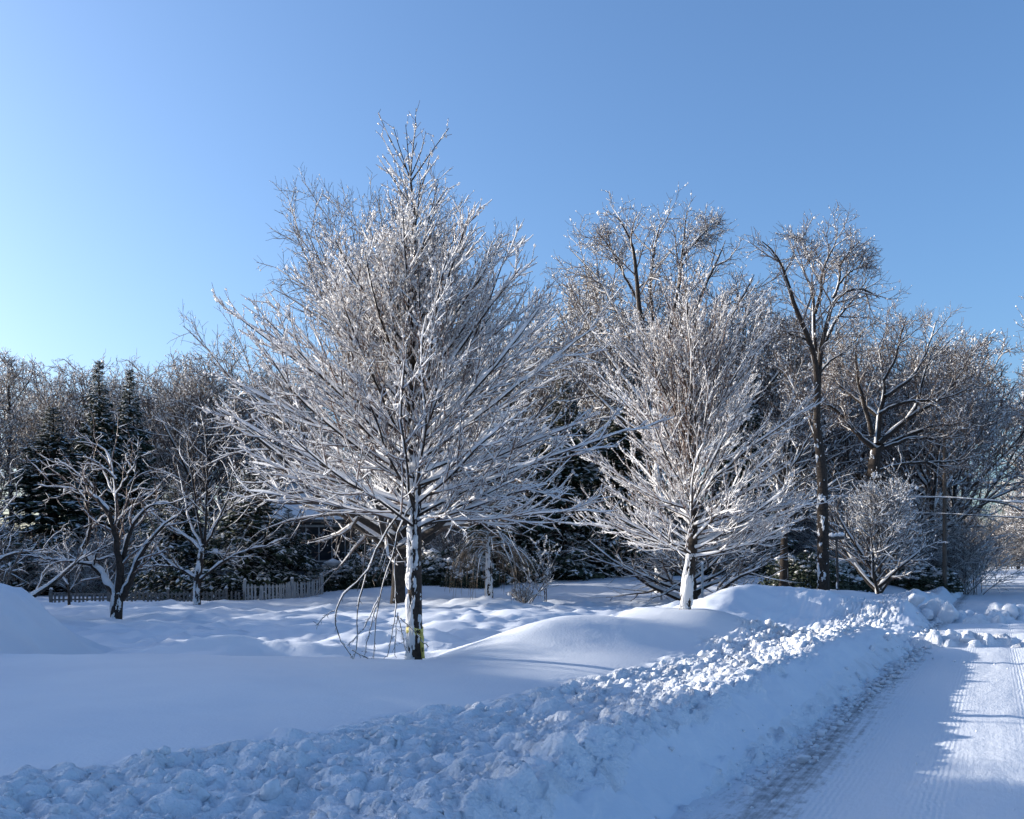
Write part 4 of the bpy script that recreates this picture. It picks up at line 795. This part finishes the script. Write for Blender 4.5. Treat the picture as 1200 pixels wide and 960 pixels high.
# down both sides of the road
for s, t, k, h in [(66, 12, 2, .8), (76, 11, 0, .85), (86, 9, 1, 1.0), (98, 6, 2, 1.05), (112, 8, 0, 1.2), (128, 6, 1, 1.3), (150, 7, 0, 1.2), (172, 5, 2, 1.0), (178, 2, 1, .9), (182, -2, 0, .85), (176, -5, 1, 1.0), (184, -8, 0, 1.3), (196, -12, 1, 1.5), (180, -11, 2, 1.2), (90, 16, 0, 1.1), (120, 18, 1, 1.2), (150, 20, 2, 1.0), (190, 18, 0, 1.3),
                   (80, -8.6, 1, 1.6), (92, -9.0, 0, 1.7), (104, -8.4, 1, 1.8), (122, -9, 0, 1.7), (142, -8.5, 1, 1.7), (160, -9, 1, 1.6), (205, 8, 1, 1.2), (215, -6, 0, 1.1), (220, 2, 1, 1.0), (235, -14, 0, 1.5), (240, -3, 1, 1.0)]:
    x, y = xy(s, t); wd(k, 0, y, s=h, x=x)
for s, t in [(100, 5), (120, 5), (140, 6), (165, 5), (176, 0), (174, -3), (178, -7), (182, -10), (186, -13), (190, 4), (195, -5), (200, -1)]:
    x, y = xy(s, t); place(br_a, False, 'leafless grey-brown undergrowth shrub with snow at the edge of the woods', (x, y, (.8 if s > 168 and t < .6 else gz(x, y)) if t < .6 else groundz(x, y)), s, 1.6, 'undergrowth along the woods')
# beyond the left edge of the frame: unseen trees added to shade the lawn
off = [(sp_b, -24, y + 1.8, 1.7, h / 12.5) for y, h in ((1.5, 9.0), (3.8, 8.8), (6, 8.6), (8.2, 8.4), (10.4, 8.1), (12.6, 7.8), (14.6, 7.4), (16.6, 6.9), (18.6, 6.9), (20.9, 5.2), (24.4, 7.4))]
off += [(sp_b, -27.5, y + 4.7, 1.7, h / 12.5) for y, h in ((2.5, 9.8), (4.9, 9.6), (7.1, 9.4), (9.3, 9.2), (11.5, 8.8), (13.6, 8.2), (15.6, 7.8), (17.6, 7.8), (19.6, 6.6), (23.0, 8.4))]
off += [(sp_b, -22, y + 2.5, 1.5, h / 12.5) for y, h in ((11.5, 7.2), (13.2, 6.9), (14.4, 6.7), (15.6, 6.4), (16.8, 6.3), (18.0, 5.8))]
off += [(sp_b, -33, y + 3.6, 1.7, h / 12.5) for y, h in ((10, 11), (13.5, 10.4), (17, 9.4), (20, 8.8), (27, 8.6))]
off += [(sp_b, -40, y + 14, 1.5, h) for y, h in ((22, .80), (26, .92), (30.5, 1.0), (36, 1.0), (42, 1.15))]
off += [(sp_b, -62, y + 18, 1.8, h) for y, h in ((46, 1.5), (51, 1.65), (56, 1.55), (61, 1.7), (66, 1.6), (71, 1.6))]  # tall row added to keep the sun off the left woods
for i, (p, x, y, w, h) in enumerate(off):
    place(p, False, 'unseen evergreen added beyond the left edge of the view to block the sun', (x, y, groundz(x, y)), i * 1.1, (w, w, h), 'added sun-blocking evergreens out of view')
for k, x, y, s in [(1, -39, 32, .8), (0, -43, 34, .85), (1, -45, 40, .95), (0, -46, 46, .9), (0, -50, 52, 1.0), (1, -48, 57, 1.0)]: wd(k, 0, y, s=s, x=x)  # unseen bare trees added to dapple the sunlight on the lawn

# ------------------------------------------------------------------ fences
def picket_mesh(w, h, t, m):
    b = MB(); b.prism([(-w / 2, 0), (w / 2, 0), (w / 2, h - w * .8), (0, h), (-w / 2, h - w * .8)], -t / 2, t / 2)
    return mesh('picket', np.concatenate(b.v), np.concatenate(b.q), np.concatenate(b.t), m, False)
def fence(label, name, pts, m, ph, pitch, pw, base, post_every=2.4):
    pts = np.array(pts, float); root = thing(name, label, 'fence', (pts[0][0], pts[0][1], groundz(*pts[0][:2])))
    o0 = np.array(root.location); L = np.concatenate([[0], np.cumsum(np.hypot(*np.diff(pts[:, :2], axis=0).T))])
    pm = picket_mesh(pw, ph + .5, .02, m); pos = MB().box(-.05, .05, -.05, .05, -.5, ph + .06); pos.prism([(-.06, ph + .06), (.06, ph + .06), (0, ph + .13)], -.06, .06)
    cap = MB().prism([(-.06, ph + .09), (.06, ph + .09), (.03, ph + .17), (-.03, ph + .17)], -.055, .055)
    pmesh = mesh('post', np.concatenate(pos.v), np.concatenate(pos.q), np.concatenate(pos.t), m, False); cm = mesh('snow_cap', np.concatenate(cap.v), np.concatenate(cap.q), np.concatenate(cap.t), M['tsnow'], False)
    d = 0.0; k = 0; r = np.random.default_rng(3)
    f = lambda d: (np.interp(d, L, pts[:, 0]), np.interp(d, L, pts[:, 1]))
    hs = []
    while d < L[-1]:
        x, y = f(d); x2, y2 = f(min(d + .1, L[-1])); x0, y0 = f(max(d - .1, 0)); a = math.atan2(y2 - y0, x2 - x0); z = groundz(x, y)
        sag = -.10 * math.sin(math.pi * ((d % post_every) / post_every)) if 'curved' in label else 0
        o = obj('picket', pm, root); o.location = np.array((x, y, z + base - .5 + sag)) - o0; o.rotation_euler = (r.normal(0, .02), r.normal(0, .02), a); d += pitch
    d = 0.0; hs = []
    while d < L[-1] + .1:
        x, y = f(min(d, L[-1])); x2, y2 = f(min(d + .1, L[-1])); x0, y0 = f(max(d - .1, 0)); a = math.atan2(y2 - y0, x2 - x0); z = groundz(x, y)
        o = obj('post', pmesh, root); o.location = np.array((x, y, z + base)) - o0; o.rotation_euler = (0, 0, a); c = obj('snow_cap', cm, o); hs.append((x, y, z + base)); d += post_every
    for (a, b_) in zip(hs[:-1], hs[1:]):
        a = np.array(a) - o0; b_ = np.array(b_) - o0; v = b_ - a; n = np.array((-v[1], v[0], 0)) / np.hypot(v[0], v[1])
        for zr in (.12, ph * .68):
            q0 = [a + n * .02 + (0, 0, zr), a + n * .05 + (0, 0, zr), a + n * .05 + (0, 0, zr + .07), a + n * .02 + (0, 0, zr + .07)]; q1 = [p + v for p in q0]
            MB().add(q0 + q1, [(0, 1, 5, 4), (1, 2, 6, 5), (2, 3, 7, 6), (3, 0, 4, 7), (3, 2, 1, 0), (4, 5, 6, 7)]).build('rail', m, root)
    return root
fence('weathered grey picket fence half buried in snow along the back of the lawn', 'picket_fence', [(px(60, 41), 41), (px(180, 41.2), 41.2), (px(286, 41.5), 41.5)], M['wood_grey'], .50, .165, .085, .0)
fence('white picket fence with curved top climbing the slope beside the spruce', 'picket_fence', [(px(287, 42), 42), (px(325, 42.6), 42.6), (px(360, 44.5), 44.5), (px(379, 46), 46)], M['wood_white'], .82, .15, .09, .0)

# ------------------------------------------------------------------ the house behind the trees
def house():
    x0, x1_, y0, y1 = px(318, 54), px(482, 54), 54.0, 60.0; g = groundz((x0 + x1_) / 2, y0) - .1
    root = thing('house', 'dark-sided house with a white-framed sunroom and snowy roof behind the trees', 'house', ((x0 + x1_) / 2, y0, g)); o = np.array(root.location)
    def b(name, m, *bx, parent=root):
        k = MB().box(bx[0] - o[0], bx[1] - o[0], bx[2] - o[1], bx[3] - o[1], bx[4] - o[2], bx[5] - o[2]); return k.build(name, m, parent)
    eave = pz(612, 54); sill = pz(657, 54)
    b('wall', M['siding'], x0, x1_, y0, y1, g - .6, eave)
    # glazing: a run of panes, each set in white framing
    wx = np.arange(x0 + .5, x1_ - .6, .72)
    for k, x in enumerate(wx):
        w = b('window', M['glass'], x, x + .66, y0 - .03, y0 + .02, sill + .05, eave - .32)
        b('mullion', M['wood_white'], x - .055, x - .005, y0 - .07, y0 - .005, sill, eave - .28, parent=w)
    b('sill', M['wood_white'], x0 + .35, x1_ - .3, y0 - .12, y0 - .075, sill - .08, sill)
    b('trim', M['wood_white'], x0 + .35, x1_ - .3, y0 - .12, y0 - .075, eave - .27, eave - .15)
    # lean roof with snow
    k = MB().add([(a - o[0], yy - o[1], zz - o[2]) for a in (x0 - .4, x1_ + .3) for (yy, zz) in ((y0 - .5, eave - .02), (y0 - .5, eave + .12), (y1, eave + 2.35), (y1, eave + 2.2))], [(0, 1, 2, 3), (7, 6, 5, 4), (0, 4, 5, 1), (1, 5, 6, 2), (2, 6, 7, 3), (3, 7, 4, 0)])
    rf = k.build('roof', M['siding'], root)
    k = MB().add([(a - o[0], yy - o[1], zz - o[2]) for a in (x0 - .45, x1_ + .35) for (yy, zz) in ((y0 - .55, eave + .13), (y0 - .48, eave + .36), (y1, eave + 2.62), (y1 + .05, eave + 2.37))], [(0, 1, 2, 3), (7, 6, 5, 4), (0, 4, 5, 1), (1, 5, 6, 2), (2, 6, 7, 3), (3, 7, 4, 0)])
    k.build('roof_snow', M['tsnow'], rf)
    # two-storey block to the right
    a0, a1, c0, c1 = x1_ + .02, px(705, 58), 58.0, 66.0; ev = pz(560, 58)
    b('wall', M['siding'], a0, a1, c0, c1, g - .6, ev)
    for (u, v, wv, hv) in [(643, 608, 1.0, 1.5), (678, 608, 1.0, 1.5), (540, 606, 1.0, 1.5), (590, 606, 1.0, 1.5), (590, 655, 1.1, 1.6), (650, 655, 1.1, 1.6), (520, 652, 1.1, 1.6)]:
        x = px(u, 58); z = pz(v, 58)
        w = b('window', M['glass'], x - wv / 2, x + wv / 2, c0 - .03, c0 + .02, z - hv / 2, z + hv / 2)
        for (p, q_, s_, t_) in [(x - wv / 2 - .12, x - wv / 2 - .005, z - hv / 2 - .12, z + hv / 2 + .12), (x + wv / 2 + .005, x + wv / 2 + .12, z - hv / 2 - .12, z + hv / 2 + .12), (x - wv / 2, x + wv / 2, z + hv / 2 + .005, z + hv / 2 + .12), (x - wv / 2, x + wv / 2, z - hv / 2 - .12, z - hv / 2 - .005), (x - .03, x + .03, z - hv / 2, z + hv / 2), (x - wv / 2, x - .035, z - .03, z + .03), (x + .035, x + wv / 2, z - .03, z + .03)]:
            b('frame', M['wood_white'], p, q_, c0 - .08, c0 - .035, s_, t_, parent=w)
    m = (c0 + c1) / 2
    def gable(name, mt, e, z0, z1, th, par):
        V = []
        for a in (a0 - .4 - e, a1 + .4 + e):
            V += [(a - o[0], c0 - .5 - e - o[1], z0 - o[2]), (a - o[0], m - o[1], z1 - o[2]), (a - o[0], c1 + .5 + e - o[1], z0 - o[2]), (a - o[0], c1 + .5 + e - o[1], z0 + th - o[2]), (a - o[0], m - o[1], z1 + th - o[2]), (a - o[0], c0 - .5 - e - o[1], z0 + th - o[2])]
        q_ = [(0, 1, 4, 5), (1, 2, 3, 4), (10, 7, 6, 11)[::1], (9, 8, 7, 10), (0, 6, 7, 1), (1, 7, 8, 2), (2, 8, 9, 3), (3, 9, 10, 4), (4, 10, 11, 5), (5, 11, 6, 0)]
        return MB().add(V, q_).build(name, mt, par)
    rf = gable('roof', M['siding'], 0, ev - .1, ev + 2.3, .15, root); gable('roof_snow', M['tsnow'], .04, ev + .06, ev + 2.46, .28, rf)
    k = MB().box(.5, 1.3, 7.5, 8.3, ev + 1.2 - o[2], ev + 3.6 - o[2]).build('chimney', M['siding'], rf)
house()
def shed():
    s, t = 196, 3.5; x, y = xy(s, t); x += 1.5; g = groundz(x, y); root = thing('shed', 'small snow-roofed outbuilding at the far end of the road', 'shed', (x, y, g), -RA)
    MB().prism([(-2, -.3), (2, -.3), (2, 2.2), (0, 3.4), (-2, 2.2)], 0, 4).build('wall', M['siding'], root)
    MB().prism([(-2.3, 2.1), (0, 3.5), (2.3, 2.1), (2.3, 2.45), (0, 3.9), (-2.3, 2.45)][::-1], -.3, 4.3) if False else None
    for sg in (-1, 1):
        MB().prism([(0, 3.42), (sg * 2.4, 2.0), (sg * 2.4, 2.3), (0, 3.78)], -.3, 4.3).build('roof_snow', M['tsnow'], root)
    MB().box(-.9, .9, -.05, .01, 0, 1.9).build('door', M['wood_white'], root)
shed()

# ------------------------------------------------------------------ signs, posts and wires
def chan_post(root, h, w=.055, m='steel'):
    MB().box(-w / 2, w / 2, 0, .012, -.4, h).build('post', M[m], root)
    for sg in (-1, 1): MB().box(sg * w / 2 - .006 if sg > 0 else -w / 2 - .006, sg * w / 2 + .006 if sg > 0 else -w / 2 + .006, -.03, -.0005, -.4, h).build('flange', M[m], root)
    MB().prism([(-w / 2 - .02, h + .001), (w / 2 + .02, h + .001), (w / 4, h + .07), (-w / 4, h + .07)], -.035, .03).build('snow_cap', M['tsnow'], root)
l_ = at(775, 39); root = thing('road_sign', 'triangular road sign seen from the back on a leaning steel post', 'sign', l_, .12); root.rotation_euler = (0, -.05, .12)
chan_post(root, 1.9)
MB().prism([(-.42, 1.83), (.42, 1.83), (.40, 1.89), (-.40, 1.89)], .03, .034).build('sign_edge', M['sign_back'], root)
MB().prism([(-.43, 1.82), (0, 1.06), (.43, 1.82)], .03, .034).build('sign_plate', M['sign_back'], root)
l_ = at(823, 36); root = thing('steel_post', 'plain steel channel post right of the leaning maple trunk', 'post', l_); chan_post(root, 1.7, .07)
l_ = at(982, 35); root = thing('sign_post', 'dark slender post topped by a snow-heaped crosspiece', 'post', l_); root.rotation_euler = (0, -.03, 0); hp = pz(632, 35) - l_[2]
k = Part().quads(tubes(*line([(0, 0, -.4), (0, 0, hp)], [.045, .04], 6), 10)); k.build('post', M['post_dark'], root)
MB().box(-.26, .26, -.025, .025, hp - .02, hp + .09).build('crosspiece', M['post_dark'], root)
r = np.random.default_rng(2)
Part().tris(blobs(np.stack([np.linspace(-.22, .22, 9), r.normal(0, .02, 9), hp + .13 + .05 * r.random(9)], -1), np.full(9, .10), r, .9)).build('snow_cap', M['tsnow'], root)
Part().quads(snow_on(*line([(0, 0, .05), (0, 0, .5)], [.045, .045], 6), r, .0, .0, .6, .8, vert=1.0)).build('driven_snow', M['tsnow'], root)

def utility(u, D, label, h=8.6):
    x = px(u, D); root = thing('utility_pole', label, 'pole', (x, D, gz(x, D)))
    Part().quads(tubes(*line([(0, 0, -.5), (0, 0, h * .5), (0, 0, h)], [.11, .10, .085], 6), 10)).build('shaft', M['pole'], root)
    MB().box(-1.1, 1.1, -.06, .06, h - .7, h - .55).build('crossarm', M['pole'], root)
    return np.array((x, D, gz(x, D)))
pA = utility(1107, 50, 'slim utility pole standing among the trees by the road'); xB, yB = xy(44, -9.0); pB = utility(600 + F * xB / yB, yB, 'utility pole across the road beyond the right edge')
for lab, za, zb, sag, sn in [('upper snow-coated overhead wire crossing the road at right', pz(583, 50), 5.0, .16, 1), ('lower overhead wire crossing the road at right', pz(602, 50), 4.2, .14, .4)]:
    a = np.array((pA[0] - 8, 54.0, za + .5)); b_ = np.array((pA[0], 49.8, za)); c_ = np.array((pB[0], pB[1] + .2, 1.7 + (za - 1.7) * .64))
    pts = [a * (1 - f) + b_ * f - (0, 0, sag * .7 * 4 * f * (1 - f)) for f in np.linspace(0, 1, 8)] + [b_ * (1 - f) + c_ * f - (0, 0, sag * 4 * f * (1 - f)) for f in np.linspace(.1, 1, 12)]
    P, R = line(pts, [.026] * len(pts), 40); o = Part().quads(tubes(P, R, 5)).build('overhead_wire', M['wire'], None); tag(o, lab, 'wire')
    Part().quads(snow_on(P, R, np.random.default_rng(1), .010 * sn, .035 * sn, 1.0 * sn, .9, .1, .3, 5, gap=0)).build('wire_snow', M['tsnow'], o)
# fallen bough arching by the far end of the road
xa, ya = xy(100, 3.2); za = groundz(xa, ya); P, R = line([(0, 0, -.2), (1.0, 0, 1.2), (2.4, .2, 2.0), (4.0, .3, 2.3), (5.6, .2, 3.0)], [.16, .14, .11, .08, .04], 20)
root = thing('fallen_bough', 'snow-topped bent bough arching beside the far road', 'branch', (xa, ya, za)); r = np.random.default_rng(4)
Part().quads(tubes(P, R, 7)).build('bough', M['bark'], root); k = grow(P, R, 12, .3, 1, .9, math.radians(45), 5, r, .2, .15, .6, .01); Part().quads(tubes(*k, 4)).build('twigs', M['twig_far'], root)
Part().quads(snow_on(P, R, r, .03, .05, .8)).quads(snow_on(*k, r, .015, .02, .8)).build('snow_cover', M['tsnow'], root)
for m_, v_, t_ in small:
    if m_.users == 0: bpy.data.meshes.remove(m_)
for o in bpy.data.objects:
    if o.parent and o.name.split('.')[0] in ('snow_cover', 'ice_beads', 'shoot_ice', 'driven_snow', 'branch_snow'): o['kind'] = 'stuff'
